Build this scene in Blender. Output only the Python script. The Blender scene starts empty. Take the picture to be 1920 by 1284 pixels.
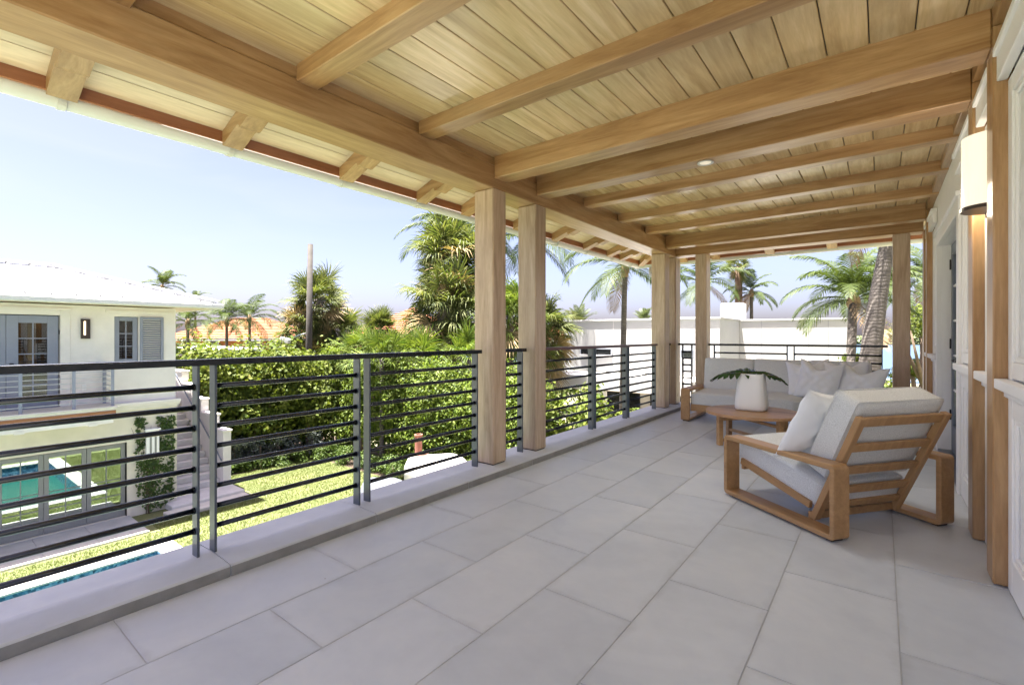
import bpy, bmesh, math, random
import numpy as np
from mathutils import Vector, Matrix, Euler

# ------------------------------------------------------------------ camera, sky, sun, exposure
sc = bpy.context.scene
C = sc.collection
F, CU, HV, H = 896.0, 960.0, 630.0, 1.2577          # focal length (px of 1920), centre, horizon row, eye height
YAW = math.atan2(692, 896)
cd = bpy.data.cameras.new('camera'); cam = bpy.data.objects.new('camera', cd); C.objects.link(cam)
cam.location = (0, 0, H); cam.rotation_euler = (math.pi/2, 0, YAW)
cd.sensor_width = 36; cd.lens = F/1920*36; cd.shift_y = -(642-HV)/1920; cd.clip_start = .05; cd.clip_end = 3000
sc.camera = cam
SUN = Vector((-.13, -.15, 1)).normalized()
EL = math.asin(SUN.z); AZ = math.atan2(SUN.x, SUN.y)
w = bpy.data.worlds.new('World'); sc.world = w; w.use_nodes = True
nt = w.node_tree; nt.nodes.clear()
sky = nt.nodes.new('ShaderNodeTexSky'); sky.sky_type = 'NISHITA'; sky.sun_disc = False
sky.sun_elevation = EL; sky.sun_rotation = AZ; sky.altitude = 0
sky.air_density = .64; sky.dust_density = 3.3; sky.ozone_density = 2.6
bg = nt.nodes.new('ShaderNodeBackground'); bg.inputs['Strength'].default_value = .05
wo = nt.nodes.new('ShaderNodeOutputWorld')
wtc = nt.nodes.new('ShaderNodeTexCoord'); wmp = nt.nodes.new('ShaderNodeMapping'); wmp.inputs['Scale'].default_value = (1.5, 1.5, 6)
wno = nt.nodes.new('ShaderNodeTexNoise'); wno.inputs['Scale'].default_value = 2.2; wno.inputs['Detail'].default_value = 7; wno.inputs['Distortion'].default_value = .8
wrp = nt.nodes.new('ShaderNodeMapRange'); wrp.inputs[1].default_value = .5; wrp.inputs[2].default_value = .85; wrp.inputs[3].default_value = 0; wrp.inputs[4].default_value = .16
wmx = nt.nodes.new('ShaderNodeMix'); wmx.data_type = 'RGBA'; wmx.inputs[7].default_value = (2.9, 2.9, 3.2, 1)      # thin cirrus veil
wti = nt.nodes.new('ShaderNodeMix'); wti.data_type = 'RGBA'; wti.blend_type = 'MULTIPLY'; wti.inputs[0].default_value = 1; wti.inputs[7].default_value = (1.10, .94, .98, 1)
nt.links.new(wtc.outputs['Generated'], wmp.inputs[0]); nt.links.new(wmp.outputs[0], wno.inputs['Vector']); nt.links.new(wno.outputs['Fac'], wrp.inputs[0])
nt.links.new(wrp.outputs[0], wmx.inputs[0]); nt.links.new(sky.outputs[0], wti.inputs[6]); nt.links.new(wti.outputs[2], wmx.inputs[6])
nt.links.new(wmx.outputs[2], bg.inputs[0]); nt.links.new(bg.outputs[0], wo.inputs[0])
sl = bpy.data.lights.new('sun', 'SUN'); sun = bpy.data.objects.new('sun', sl); C.objects.link(sun)
sl.energy = 5.0; sl.angle = math.radians(.53); sl.color = (1, .955, .88)
sun.rotation_euler = SUN.to_track_quat('Z', 'Y').to_euler(); sun.location = (-10, -20, 60)
vs = sc.view_settings
vs.view_transform = 'Standard'; vs.look = 'None'; vs.exposure = 3.0; vs.gamma = 1; vs.use_curve_mapping = False
sc.render.engine = 'CYCLES'
sc.cycles.max_bounces = 12; sc.cycles.diffuse_bounces = 8; sc.cycles.transparent_max_bounces = 12
sc.cycles.use_denoising = True
try: sc.cycles.denoiser = 'OPENIMAGEDENOISE'
except Exception: pass
sc.cycles.sample_clamp_indirect = 6

SN, CS = math.sin(YAW), math.cos(YAW)
def ray(u): return (u-CU)/F
def atd(u, v, d):                                    # point at depth d
    r = ray(u)*d; return Vector((r*CS-d*SN, r*SN+d*CS, H+(HV-v)*d/F))
def atX(u, v, X):
    p = ray(u); Y = (-X*CS-p*X*SN)/(SN-CS*p); return atd(u, v, -X*SN+Y*CS)
def atY(u, v, Y):
    p = ray(u); X = (p*CS*Y-SN*Y)/(CS+SN*p); return atd(u, v, -X*SN+Y*CS)
def atZ(u, v, Z): return atd(u, v, F*(H-Z)/(v-HV))

G = -3.4                                             # garden level
rnd = random.Random(7)

# ------------------------------------------------------------------ materials
M = {}
def new_mat(name):
    m = bpy.data.materials.new(name); m.use_nodes = True; M[name] = m
    n = m.node_tree; b = n.nodes['Principled BSDF']
    return m, n, b
def nd(n, t, **k):
    x = n.nodes.new(t)
    for a, v in k.items(): setattr(x, a, v)
    return x
def coords(n, scale=(1, 1, 1), rand=True):
    tc = nd(n, 'ShaderNodeTexCoord'); mp = nd(n, 'ShaderNodeMapping'); mp.inputs['Scale'].default_value = scale
    if rand:
        oi = nd(n, 'ShaderNodeObjectInfo'); ml = nd(n, 'ShaderNodeVectorMath', operation='MULTIPLY')
        cx = nd(n, 'ShaderNodeCombineXYZ')
        for i in range(3): n.links.new(oi.outputs['Random'], cx.inputs[i])
        ml.inputs[1].default_value = (37.1, 53.7, 71.3); n.links.new(cx.outputs[0], ml.inputs[0])
        ad = nd(n, 'ShaderNodeVectorMath', operation='ADD')
        n.links.new(tc.outputs['Object'], ad.inputs[0]); n.links.new(ml.outputs[0], ad.inputs[1])
        n.links.new(ad.outputs[0], mp.inputs[0]); return mp.outputs[0], oi.outputs['Random']
    n.links.new(tc.outputs['Object'], mp.inputs[0]); return mp.outputs[0], None
def ramp(n, fac, stops):
    r = nd(n, 'ShaderNodeValToRGB'); e = r.color_ramp.elements
    while len(e) < len(stops): e.new(.5)
    for el, (p, c) in zip(e, stops): el.position = p; el.color = (*c, 1) if len(c) == 3 else c
    n.links.new(fac, r.inputs[0]); return r.outputs[0]
def noise(n, vec, scale, detail=4, rough=.55, dist=0):
    x = nd(n, 'ShaderNodeTexNoise'); x.inputs['Scale'].default_value = scale; x.inputs['Detail'].default_value = detail
    x.inputs['Roughness'].default_value = rough; x.inputs['Distortion'].default_value = dist
    if vec is not None: n.links.new(vec, x.inputs['Vector'])
    return x.outputs['Fac']
def mix(n, fac, a, b, mode='MIX'):
    x = nd(n, 'ShaderNodeMix', data_type='RGBA', blend_type=mode)
    if isinstance(fac, (int, float)): x.inputs[0].default_value = fac
    else: n.links.new(fac, x.inputs[0])
    for i, s in ((6, a), (7, b)):
        if isinstance(s, tuple): x.inputs[i].default_value = (*s, 1)
        else: n.links.new(s, x.inputs[i])
    return x.outputs[2]
def bump(n, b, h, st, dist=.01):
    x = nd(n, 'ShaderNodeBump'); x.inputs['Strength'].default_value = st; x.inputs['Distance'].default_value = dist
    n.links.new(h, x.inputs['Height']); n.links.new(x.outputs[0], b.inputs['Normal'])
def plain(name, col, rough=.5, metal=0, var=.12, scale=3., bmp=0, bscale=60, spec=.5):
    m, n, b = new_mat(name)
    v, _ = coords(n); f = noise(n, v, scale, 5, .6)
    lo = tuple(c*(1-var) for c in col); hi = tuple(min(1, c*(1+var)) for c in col)
    n.links.new(ramp(n, f, [(.3, lo), (.7, hi)]), b.inputs['Base Color'])
    b.inputs['Roughness'].default_value = rough; b.inputs['Metallic'].default_value = metal
    b.inputs['Specular IOR Level'].default_value = spec
    if bmp: bump(n, b, noise(n, v, bscale, 3), bmp, .004)
    return m
def wood(name, axis, dark, mid, light, rough=.38, ring=9., knots=True, var=.16, spec=.5):
    m, n, b = new_mat(name)
    s = [1, 1, 1]; s['xyz'.index(axis)] = .09
    v, r = coords(n, tuple(s))
    f1 = noise(n, v, ring, 7, .62, 1.4)
    f2 = noise(n, v, ring*7, 4, .6, .3)
    col = ramp(n, f1, [(.28, dark), (.5, mid), (.74, light)])
    fine = ramp(n, f2, [(.35, (.86, .84, .8)), (.62, (1.05, 1.05, 1.05))])
    col = mix(n, .75, col, fine, 'MULTIPLY')
    tint = ramp(n, r, [(0, (1-var, 1-var*1.05, 1-var*1.1)), (.5, (1, 1, 1)), (1, (1+var*.7, 1+var*.6, 1+var*.5))])
    col = mix(n, 1., col, tint, 'MULTIPLY')
    if knots:
        s2 = [1, 1, 1]; s2['xyz'.index(axis)] = .55
        v2, _ = coords(n, tuple(s2))
        vo = nd(n, 'ShaderNodeTexVoronoi'); vo.inputs['Scale'].default_value = 2.1; n.links.new(v2, vo.inputs['Vector'])
        k = ramp(n, vo.outputs['Distance'], [(.0, (1, 1, 1)), (.022, (.9, .9, .9)), (.04, (0, 0, 0))])
        sep = nd(n, 'ShaderNodeSeparateColor'); n.links.new(vo.outputs['Color'], sep.inputs[0])
        gt = nd(n, 'ShaderNodeMath', operation='GREATER_THAN'); gt.inputs[1].default_value = .62; n.links.new(sep.outputs[0], gt.inputs[0])
        mu = nd(n, 'ShaderNodeMath', operation='MULTIPLY'); n.links.new(k, mu.inputs[0]); n.links.new(gt.outputs[0], mu.inputs[1])
        col = mix(n, mu.outputs[0], col, (dark[0]*.35, dark[1]*.3, dark[2]*.3))
    n.links.new(col, b.inputs['Base Color']); b.inputs['Roughness'].default_value = rough
    b.inputs['Specular IOR Level'].default_value = spec
    bump(n, b, f2, .12, .002)
    return m
BD, BM_, BL = (.265, .138, .056), (.40, .24, .113), (.52, .345, .185)
for a in 'xyz': wood('timber_'+a, a, BD, BM_, BL, rough=.3)
wood('post_timber_skylit', 'z', (.33, .235, .16), (.46, .35, .255), (.565, .455, .35), rough=.36)  # beam timber again, paled in colour for the skylight falling on the posts
wood('ceiling_wood', 'y', (.47, .325, .165), (.64, .475, .27), (.77, .61, .395), rough=.26, ring=6, spec=.6)
wood('soffit_wood', 'y', (.55, .44, .32), (.63, .51, .385), (.69, .57, .445), rough=.4, ring=6)
wood('fascia_wood', 'y', (.27, .105, .045), (.33, .135, .06), (.39, .17, .08), rough=.42)
wood('fascia_wood_x', 'x', (.27, .105, .045), (.33, .135, .06), (.39, .17, .08), rough=.42)
for a in 'xyz': wood('teak_'+a, a, (.385, .222, .098), (.45, .27, .125), (.51, .315, .15), rough=.42, ring=7, knots=False, var=.05)
wood('table_wood', 'x', (.33, .18, .085), (.44, .26, .135), (.55, .35, .2), rough=.45, ring=8, knots=False, var=.22)
plain('white_paint', (.84, .84, .84), .42, var=.025, bmp=.05)
plain('white_gutter', (.56, .56, .55), .35, var=.03)
plain('stucco_white', (.70, .665, .645), .9, var=.05, bmp=.25, bscale=45)
plain('stucco_bright', (.43, .428, .42), .9, var=.06, scale=.8, bmp=.2, bscale=30)
plain('stucco_cream', (.66, .615, .53), .9, var=.05, bmp=.25, bscale=45)
plain('stone_step', (.56, .545, .54), .75, var=.09, scale=5, bmp=.1)
plain('coping_stone', (.52, .50, .46), .8, var=.09, scale=4, bmp=.1)
plain('patio_stone', (.44, .43, .42), .75, var=.12, scale=3)
plain('black_metal', (.006, .008, .012), .26, var=.15, spec=.55)
plain('grey_metal', (.06, .078, .105), .30, var=.08, spec=.7)
plain('dark_hardware', (.012, .012, .014), .35, var=.1)
plain('bronze', (.05, .035, .028), .4, metal=.4)
plain('slate_paint', (.13, .15, .19), .45, var=.06)
plain('slate_paint_light', (.30, .32, .36), .45, var=.06)
plain('roof_metal', (.60, .60, .62), .5, var=.03, scale=1.2)
plain('terracotta', (.50, .22, .11), .8, var=.25, scale=9, bmp=.2)
plain('terracotta_pipe', (.26, .10, .07), .8, var=.12)
plain('orange_stucco', (.40, .14, .05), .9, var=.06)
plain('grey_roof', (.28, .285, .30), .7, var=.1)
plain('window_dark', (.016, .018, .02), .12, var=.1, spec=.8)
plain('oven_plaster', (.58, .56, .53), .85, var=.04, bmp=.15)
plain('cover_cloth', (.10, .112, .13), .75, var=.08, bmp=.2, bscale=12)
plain('soil', (.055, .036, .024), .95, var=.35, scale=7, bmp=.5, bscale=30)
plain('path_brick', (.24, .12, .085), .85, var=.2, scale=8)
plain('seawall', (.35, .34, .32), .9, var=.12)
plain('ceramic_white', (.83, .855, .88), .36, var=.015)
plain('pillow_linen', (.83, .86, .90), .92, var=.03, scale=6, bmp=.25, bscale=220)
plain('rubber', (.012, .012, .012), .7)
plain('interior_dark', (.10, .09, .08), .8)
plain('lamp_orange', (.5, .25, .1), .8)
plain('pole_wood', (.05, .043, .038), .85, var=.3, scale=5, bmp=.3, bscale=30)
plain('cable', (.02, .02, .02), .6)
plain('palm_trunk', (.27, .235, .20), .92, var=.22, scale=4)
plain('dead_frond', (.19, .13, .07), .9, var=.25, scale=5)
plain('bark', (.16, .115, .08), .95, var=.3, scale=8, bmp=.4)
plain('outlet_white', (.75, .75, .74), .5)
plain('far_shore_ground', (.1, .12, .05), .9)

def leafm(name, c1, c2, rough=.42, trans=.25, spec=.5, ylow=None):
    m, n, b = new_mat(name)
    g = nd(n, 'ShaderNodeNewGeometry')
    tc = nd(n, 'ShaderNodeTexCoord')
    f = noise(n, tc.outputs['Object'], 1.7, 3, .6)
    ad = nd(n, 'ShaderNodeMath', operation='ADD'); n.links.new(g.outputs['Random Per Island'], ad.inputs[0]); n.links.new(f, ad.inputs[1])
    hf = nd(n, 'ShaderNodeMath', operation='MULTIPLY'); hf.inputs[1].default_value = .5; n.links.new(ad.outputs[0], hf.inputs[0])
    stops = [(.2, c1), (.78, c2)]
    if ylow: stops.append((.9, ylow))
    col = ramp(n, hf.outputs[0], stops)
    n.links.new(col, b.inputs['Base Color']); b.inputs['Roughness'].default_value = rough
    b.inputs['Specular IOR Level'].default_value = spec
    tr = nd(n, 'ShaderNodeBsdfTranslucent'); n.links.new(mix(n, 1., col, (1.25, 1.3, .6), 'MULTIPLY'), tr.inputs[0])
    mx = nd(n, 'ShaderNodeMixShader'); mx.inputs[0].default_value = trans
    n.links.new(b.outputs[0], mx.inputs[1]); n.links.new(tr.outputs[0], mx.inputs[2])
    n.links.new(mx.outputs[0], n.nodes['Material Output'].inputs['Surface'])
    return m
leafm('hedge_leaf', (.05, .09, .014), (.16, .205, .028), .55, .35, spec=.25, ylow=(.19, .15, .045))
leafm('seagrape_leaf', (.055, .09, .018), (.16, .185, .032), .6, .35, spec=.2, ylow=(.22, .13, .04))
leafm('silver_leaf', (.09, .11, .10), (.17, .19, .18), .6, .15)
leafm('low_leaf', (.035, .07, .015), (.10, .145, .025), .5, .25, spec=.3)
leafm('vine_leaf', (.03, .065, .018), (.09, .14, .032), .5, .25, spec=.3)
leafm('tree_leaf', (.035, .06, .016), (.11, .14, .035), .55, .25, spec=.3)
leafm('coconut_leaf', (.026, .045, .012), (.075, .10, .024), .6, .25, spec=.2, ylow=(.15, .13, .04))
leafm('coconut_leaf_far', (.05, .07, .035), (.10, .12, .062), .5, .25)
leafm('fan_leaf', (.05, .072, .02), (.15, .16, .055), .6, .3, spec=.2, ylow=(.22, .17, .08))
leafm('fan_leaf_bright', (.055, .095, .018), (.15, .185, .036), .6, .3, spec=.2)
leafm('fan_leaf_old', (.19, .135, .06), (.29, .205, .09), .7, .15, ylow=(.32, .16, .04))
leafm('mangrove_leaf', (.045, .07, .022), (.105, .13, .042), .6, .15)
leafm('grass_blade', (.085, .11, .032), (.13, .15, .048), .7, .3, spec=.15)
leafm('monstera_leaf', (.012, .05, .018), (.025, .085, .03), .22, .1, spec=.6)

def _tile():
    m, n, b = new_mat('tile_stone')
    v, r = coords(n)
    f1 = noise(n, v, 1.6, 6, .62, .6); f2 = noise(n, v, 9, 5, .6); f3 = noise(n, v, 160, 2, .5)
    col = ramp(n, f1, [(.28, (.495, .535, .585)), (.5, (.56, .60, .645)), (.72, (.615, .645, .68))])
    col = mix(n, .5, col, ramp(n, f2, [(.3, (.93, .93, .94)), (.7, (1.04, 1.04, 1.03))]), 'MULTIPLY')
    col = mix(n, 1., col, ramp(n, r, [(0, (.945, .95, .955)), (.5, (1, 1, 1)), (1, (1.045, 1.04, 1.03))]), 'MULTIPLY')
    vo = nd(n, 'ShaderNodeTexVoronoi'); vo.inputs['Scale'].default_value = 3.2; n.links.new(v, vo.inputs['Vector'])
    sp = ramp(n, vo.outputs['Distance'], [(0, (1, 1, 1)), (.012, (1, 1, 1)), (.02, (0, 0, 0))])
    col = mix(n, sp, col, (.3, .29, .28))
    tcg = nd(n, 'ShaderNodeTexCoord'); sx_ = nd(n, 'ShaderNodeSeparateXYZ'); n.links.new(tcg.outputs['Generated'], sx_.inputs[0])
    ds = []
    for i_, sc__ in ((0, .457), (1, .92)):
        pp = nd(n, 'ShaderNodeMath', operation='PINGPONG'); pp.inputs[1].default_value = .5; n.links.new(sx_.outputs[i_], pp.inputs[0])
        mm = nd(n, 'ShaderNodeMath', operation='MULTIPLY'); mm.inputs[1].default_value = sc__; n.links.new(pp.outputs[0], mm.inputs[0]); ds.append(mm.outputs[0])
    mn = nd(n, 'ShaderNodeMath', operation='MINIMUM'); n.links.new(ds[0], mn.inputs[0]); n.links.new(ds[1], mn.inputs[1])
    nz = noise(n, v, 5, 5, .7); sm = nd(n, 'ShaderNodeMath', operation='MULTIPLY_ADD'); n.links.new(nz, sm.inputs[0]); sm.inputs[1].default_value = .12; n.links.new(mn.outputs[0], sm.inputs[2])
    col = mix(n, 1., col, ramp(n, sm.outputs[0], [(.045, (.86, .855, .845)), (.085, (1, 1, 1))]), 'MULTIPLY')
    n.links.new(col, b.inputs['Base Color'])
    n.links.new(ramp(n, f1, [(.3, (.36,)*3), (.7, (.52,)*3)]), b.inputs['Roughness'])
    bump(n, b, f3, .08, .002)
_tile()
plain('grout', (.46, .475, .495), .9, var=.1)
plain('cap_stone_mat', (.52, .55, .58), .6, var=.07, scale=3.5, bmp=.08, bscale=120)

plain('shaded_riser_mat', (.25, .25, .245), .85, var=.16, scale=7, bmp=.4, bscale=50)  # shade on the kerb's inner face, put into a darker stone colour
def _fabric():
    m, n, b = new_mat('cushion_fabric')
    v, r = coords(n)
    w1 = nd(n, 'ShaderNodeTexWave'); w1.inputs['Scale'].default_value = 120; w1.inputs['Distortion'].default_value = 1.5; n.links.new(v, w1.inputs['Vector'])
    f = noise(n, v, 240, 2, .6); f2 = noise(n, v, 3, 3)
    col = ramp(n, f, [(.3, (.48, .505, .51)), (.5, (.67, .70, .71)), (.68, (.79, .815, .83))])
    col = mix(n, .3, col, ramp(n, f2, [(.3, (.92, .92, .92)), (.7, (1.05, 1.05, 1.05))]), 'MULTIPLY')
    n.links.new(col, b.inputs['Base Color']); b.inputs['Roughness'].default_value = .95
    b.inputs['Sheen Weight'].default_value = .076
    bump(n, b, f, .35, .003)
_fabric()
def _lawn():
    m, n, b = new_mat('lawn_grass')
    v, _ = coords(n, rand=False)
    f1 = noise(n, v, .8, 6, .65); f2 = noise(n, v, 28, 4, .7)
    col = ramp(n, f1, [(.3, (.105, .125, .045)), (.52, (.135, .15, .056)), (.72, (.17, .165, .072))])
    col = mix(n, .8, col, ramp(n, f2, [(.3, (.82, .85, .8)), (.7, (1.1, 1.1, 1.1))]), 'MULTIPLY')
    n.links.new(col, b.inputs['Base Color']); b.inputs['Roughness'].default_value = .95
    bump(n, b, f2, .3, .02)
_lawn()
def _ground():
    m, n, b = new_mat('ground_mat')
    v, _ = coords(n, rand=False)
    f1 = noise(n, v, .15, 6, .6)
    n.links.new(ramp(n, f1, [(.35, (.09, .11, .04)), (.6, (.2, .18, .12))]), b.inputs['Base Color']); b.inputs['Roughness'].default_value = .95
_ground()
def _water(name, col, rough, scale, st):
    m, n, b = new_mat(name)
    v, _ = coords(n, rand=False)
    f = noise(n, v, scale, 5, .6)
    b.inputs['Base Color'].default_value = (*col, 1); b.inputs['Roughness'].default_value = rough
    bump(n, b, f, st, .1)
_water('pool_water', (.010, .085, .07), .05, 2.5, .25)
_water('sea_water', (.05, .09, .14), .3, .7, .5)
def _mosaic():
    m, n, b = new_mat('pool_mosaic')
    v, _ = coords(n, rand=False)
    vo = nd(n, 'ShaderNodeTexVoronoi'); vo.inputs['Scale'].default_value = 22; n.links.new(v, vo.inputs['Vector'])
    sep = nd(n, 'ShaderNodeSeparateColor'); n.links.new(vo.outputs['Color'], sep.inputs[0])
    n.links.new(ramp(n, sep.outputs[0], [(.0, (.02, .05, .10)), (.5, (.05, .14, .26)), (1, (.2, .34, .48))]), b.inputs['Base Color'])
    b.inputs['Roughness'].default_value = .2
_mosaic()
def _glass():
    m, n, b = new_mat('coated_glass')      # reflective coated glazing
    gl = nd(n, 'ShaderNodeBsdfGlossy'); gl.inputs['Roughness'].default_value = .01; gl.inputs[0].default_value = (.82, .95, .92, 1)
    tp = nd(n, 'ShaderNodeBsdfTransparent'); tp.inputs[0].default_value = (.45, .5, .48, 1)
    mx = nd(n, 'ShaderNodeMixShader'); mx.inputs[0].default_value = .32
    n.links.new(tp.outputs[0], mx.inputs[1]); n.links.new(gl.outputs[0], mx.inputs[2])
    n.links.new(mx.outputs[0], n.nodes['Material Output'].inputs['Surface'])
    m, n, b = new_mat('clear_glass')
    gl = nd(n, 'ShaderNodeBsdfGlossy'); gl.inputs['Roughness'].default_value = .01
    tp = nd(n, 'ShaderNodeBsdfTransparent'); tp.inputs[0].default_value = (.62, .66, .66, 1)
    mx = nd(n, 'ShaderNodeMixShader'); mx.inputs[0].default_value = .16
    n.links.new(tp.outputs[0], mx.inputs[1]); n.links.new(gl.outputs[0], mx.inputs[2])
    n.links.new(mx.outputs[0], n.nodes['Material Output'].inputs['Surface'])
_glass()
def emis(name, col, st):
    m, n, b = new_mat(name); b.inputs['Base Color'].default_value = (.8, .75, .65, 1)
    b.inputs['Emission Color'].default_value = (*col, 1); b.inputs['Emission Strength'].default_value = st
emis('lamp_glass', (1, .87, .66), .10); emis('small_lamp', (1, .7, .45), .6); emis('downlight_glow', (1, .85, .65), .06)
def _bands(name, c1, c2, scale, axis='Z', rough=.9):
    m, n, b = new_mat(name)
    v, _ = coords(n)
    wv = nd(n, 'ShaderNodeTexWave', bands_direction=axis); wv.inputs['Scale'].default_value = scale
    wv.inputs['Distortion'].default_value = 7; wv.inputs['Detail'].default_value = 3; n.links.new(v, wv.inputs['Vector'])
    f = noise(n, v, 6, 5, .65)
    col = ramp(n, f, [(.3, c1), (.7, c2)])
    col = mix(n, .4, col, ramp(n, wv.outputs['Fac'], [(.1, (.6, .58, .56)), (.5, (1.08, 1.08, 1.08))]), 'MULTIPLY')
    n.links.new(col, b.inputs['Base Color']); b.inputs['Roughness'].default_value = rough
    bump(n, b, wv.outputs['Fac'], .28, .02)
_bands('ringed_trunk', (.07, .06, .052), (.145, .125, .11), 3.4)
_bands('ringed_trunk_brown', (.12, .07, .045), (.2, .13, .085), 2.2)

# ------------------------------------------------------------------ helpers
def link(o, parent=None):
    C.objects.link(o)
    if parent is not None: o.parent = parent
    return o
def tag(o, label=None, cat=None, group=None, kind=None):
    if label: o['label'] = label
    if cat: o['category'] = cat
    if group: o['group'] = group
    if kind: o['kind'] = kind
    return o
def thing(name, label, cat, loc=(0, 0, 0), rz=0, group=None, kind=None):
    o = bpy.data.objects.new(name, None); link(o); o.location = loc; o.rotation_euler = (0, 0, rz); o.empty_display_size = .2
    return tag(o, label, cat, group, kind)
def mesh(verts, faces, smooth=False, name='shape'):
    me = bpy.data.meshes.new(name); me.from_pydata([tuple(v) for v in verts], [], faces)
    if smooth: me.polygons.foreach_set('use_smooth', [True]*len(me.polygons))
    me.update(); return me
_mc = {}
def mobj(name, me, mat, parent=None, loc=(0, 0, 0), rot=None):
    if not me.materials: me.materials.append(M[mat])
    elif me.materials[0] != M[mat]:
        k = (me.name, mat)
        if k not in _mc:
            c = me.copy(); c.materials.clear(); c.materials.append(M[mat]); _mc[k] = c
        me = _mc[k]
    o = bpy.data.objects.new(name, me); link(o, parent)
    loc = Vector(loc)
    o.location = loc
    if rot is not None:
        o.rotation_mode = 'XYZ'; o.rotation_euler = rot if not isinstance(rot, Matrix) else rot.to_euler()
    return o
_bx = {}
def box_mesh(sx, sy, sz, bev=.004):
    k = (round(sx, 4), round(sy, 4), round(sz, 4), bev)
    if k in _bx: return _bx[k]
    bm = bmesh.new(); bmesh.ops.create_cube(bm, size=1)
    for v in bm.verts: v.co = (v.co.x*sx, v.co.y*sy, v.co.z*sz)
    if bev and min(sx, sy, sz) > bev*2.2: bmesh.ops.bevel(bm, geom=list(bm.edges), offset=bev, segments=1, affect='EDGES')
    me = bpy.data.meshes.new('box'); bm.to_mesh(me); bm.free(); _bx[k] = me; return me
def box(name, x0, x1, y0, y1, z0, z1, mat, parent=None, bev=.004):
    """box given by world extents (parent roots without rotation)"""
    off = Vector(parent.location) if parent is not None else Vector()
    p = parent
    while p is not None and p.parent is not None: p = p.parent; off += Vector(p.location)
    return mobj(name, box_mesh(abs(x1-x0), abs(y1-y0), abs(z1-z0), bev), mat, parent, Vector(((x0+x1)/2, (y0+y1)/2, (z0+z1)/2))-off)
def bar(name, p0, p1, w_, h_, mat, parent=None, up=(0, 0, 1), bev=.003):
    """bar from p0 to p1 in the parent's coordinates; w_ across, h_ along up"""
    p0, p1 = Vector(p0), Vector(p1); d = p1-p0; L = d.length; d.normalize(); up = Vector(up)
    s = d.cross(up).normalized(); u = s.cross(d)
    R = Matrix((s, d, u)).transposed()
    return mobj(name, box_mesh(w_, L, h_, bev), mat, parent, (p0+p1)/2, R)
def tube_geo(pts, rad, n=8, cap=True):
    vs_, fs = [], []; pts = [Vector(p) for p in pts]
    for i, p in enumerate(pts):
        t = (pts[min(i+1, len(pts)-1)]-pts[max(i-1, 0)]).normalized()
        a = Vector((0, 0, 1)) if abs(t.z) < .9 else Vector((1, 0, 0))
        s = t.cross(a).normalized(); u = s.cross(t)
        r = rad[i] if hasattr(rad, '__len__') else rad
        for k in range(n):
            an = 2*math.pi*k/n; vs_.append(p+s*math.cos(an)*r+u*math.sin(an)*r)
    for i in range(len(pts)-1):
        for k in range(n):
            a = i*n+k; b = i*n+(k+1) % n; fs.append((a, b, b+n, a+n))
    if cap: fs.append(tuple(range(n))[::-1]); fs.append(tuple(range((len(pts)-1)*n, len(pts)*n)))
    return vs_, fs
def tube(name, pts, rad, mat, parent=None, n=8, smooth=True):
    v, f = tube_geo(pts, rad, n); return mobj(name, mesh(v, f, smooth), mat, parent)
def lathe(prof, n=24):
    v, f = [], []
    for (r, z) in prof:
        for k in range(n): a = 2*math.pi*k/n; v.append((r*math.cos(a), r*math.sin(a), z))
    for i in range(len(prof)-1):
        for k in range(n):
            a = i*n+k; b = i*n+(k+1) % n; f.append((a, b, b+n, a+n))
    f.append(tuple(range(n))[::-1]); f.append(tuple(range((len(prof)-1)*n, len(prof)*n)))
    return v, f
def prism(poly, h0, h1, axis='z'):
    """extrude a 2D polygon; axis z: (x,y)+z, y: (x,z)+y, x: (y,z)+x"""
    n = len(poly); v = []
    for h in (h0, h1):
        for a, b in poly: v.append({'z': (a, b, h), 'y': (a, h, b), 'x': (h, a, b)}[axis])
    f = [tuple(range(n)), tuple(range(n, 2*n))[::-1]]+[(i, i+n, (i+1) % n+n, (i+1) % n) for i in range(n)]
    me = mesh(v, f); bm = bmesh.new(); bm.from_mesh(me); bmesh.ops.recalc_face_normals(bm, faces=bm.faces); bm.to_mesh(me); bm.free()
    return me
def grid_mesh_np(V, Fq, smooth=False):
    me = bpy.data.meshes.new('leaves'); nv, nf = len(V), len(Fq)
    k = Fq.shape[1]
    me.vertices.add(nv); me.vertices.foreach_set('co', np.ascontiguousarray(V, dtype=np.float32).ravel())
    me.loops.add(nf*k); me.loops.foreach_set('vertex_index', np.ascontiguousarray(Fq, dtype=np.int32).ravel())
    me.polygons.add(nf); me.polygons.foreach_set('loop_start', np.arange(0, nf*k, k, dtype=np.int32))
    me.polygons.foreach_set('loop_total', np.full(nf, k, dtype=np.int32))
    if smooth: me.polygons.foreach_set('use_smooth', np.ones(nf, dtype=bool))
    me.update(calc_edges=True); me.validate(); return me
def leaf_mesh(P, N, size, rng, aspect=1.7, up=0.35, fold=.25):
    """one folded leaf (two quads) at each point, facing roughly N"""
    n = len(P)
    N = N+rng.normal(0, .55, (n, 3)); N[:, 2] += up; N /= np.linalg.norm(N, axis=1)[:, None]+1e-9
    T = rng.normal(0, 1, (n, 3)); T[:, 2] -= .5; T -= (T*N).sum(1)[:, None]*N; T /= np.linalg.norm(T, axis=1)[:, None]+1e-9
    S = np.cross(N, T); sz = size*rng.uniform(.65, 1.3, n)[:, None]; w_ = sz/aspect*.5
    a = P; c = P+T*sz; mid = P+T*sz*.5-N*sz*fold*.25
    l = P+T*sz*.45+S*w_+N*sz*fold*.3; r = P+T*sz*.45-S*w_+N*sz*fold*.3
    V = np.stack([a, l, c, r, mid], 1).reshape(-1, 3)
    b = np.arange(n)[:, None]*5
    Q = np.concatenate([b+np.array([[0, 4, 2, 1]]), b+np.array([[0, 3, 2, 4]])], 1).reshape(-1, 4)
    return grid_mesh_np(V, Q)
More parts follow.
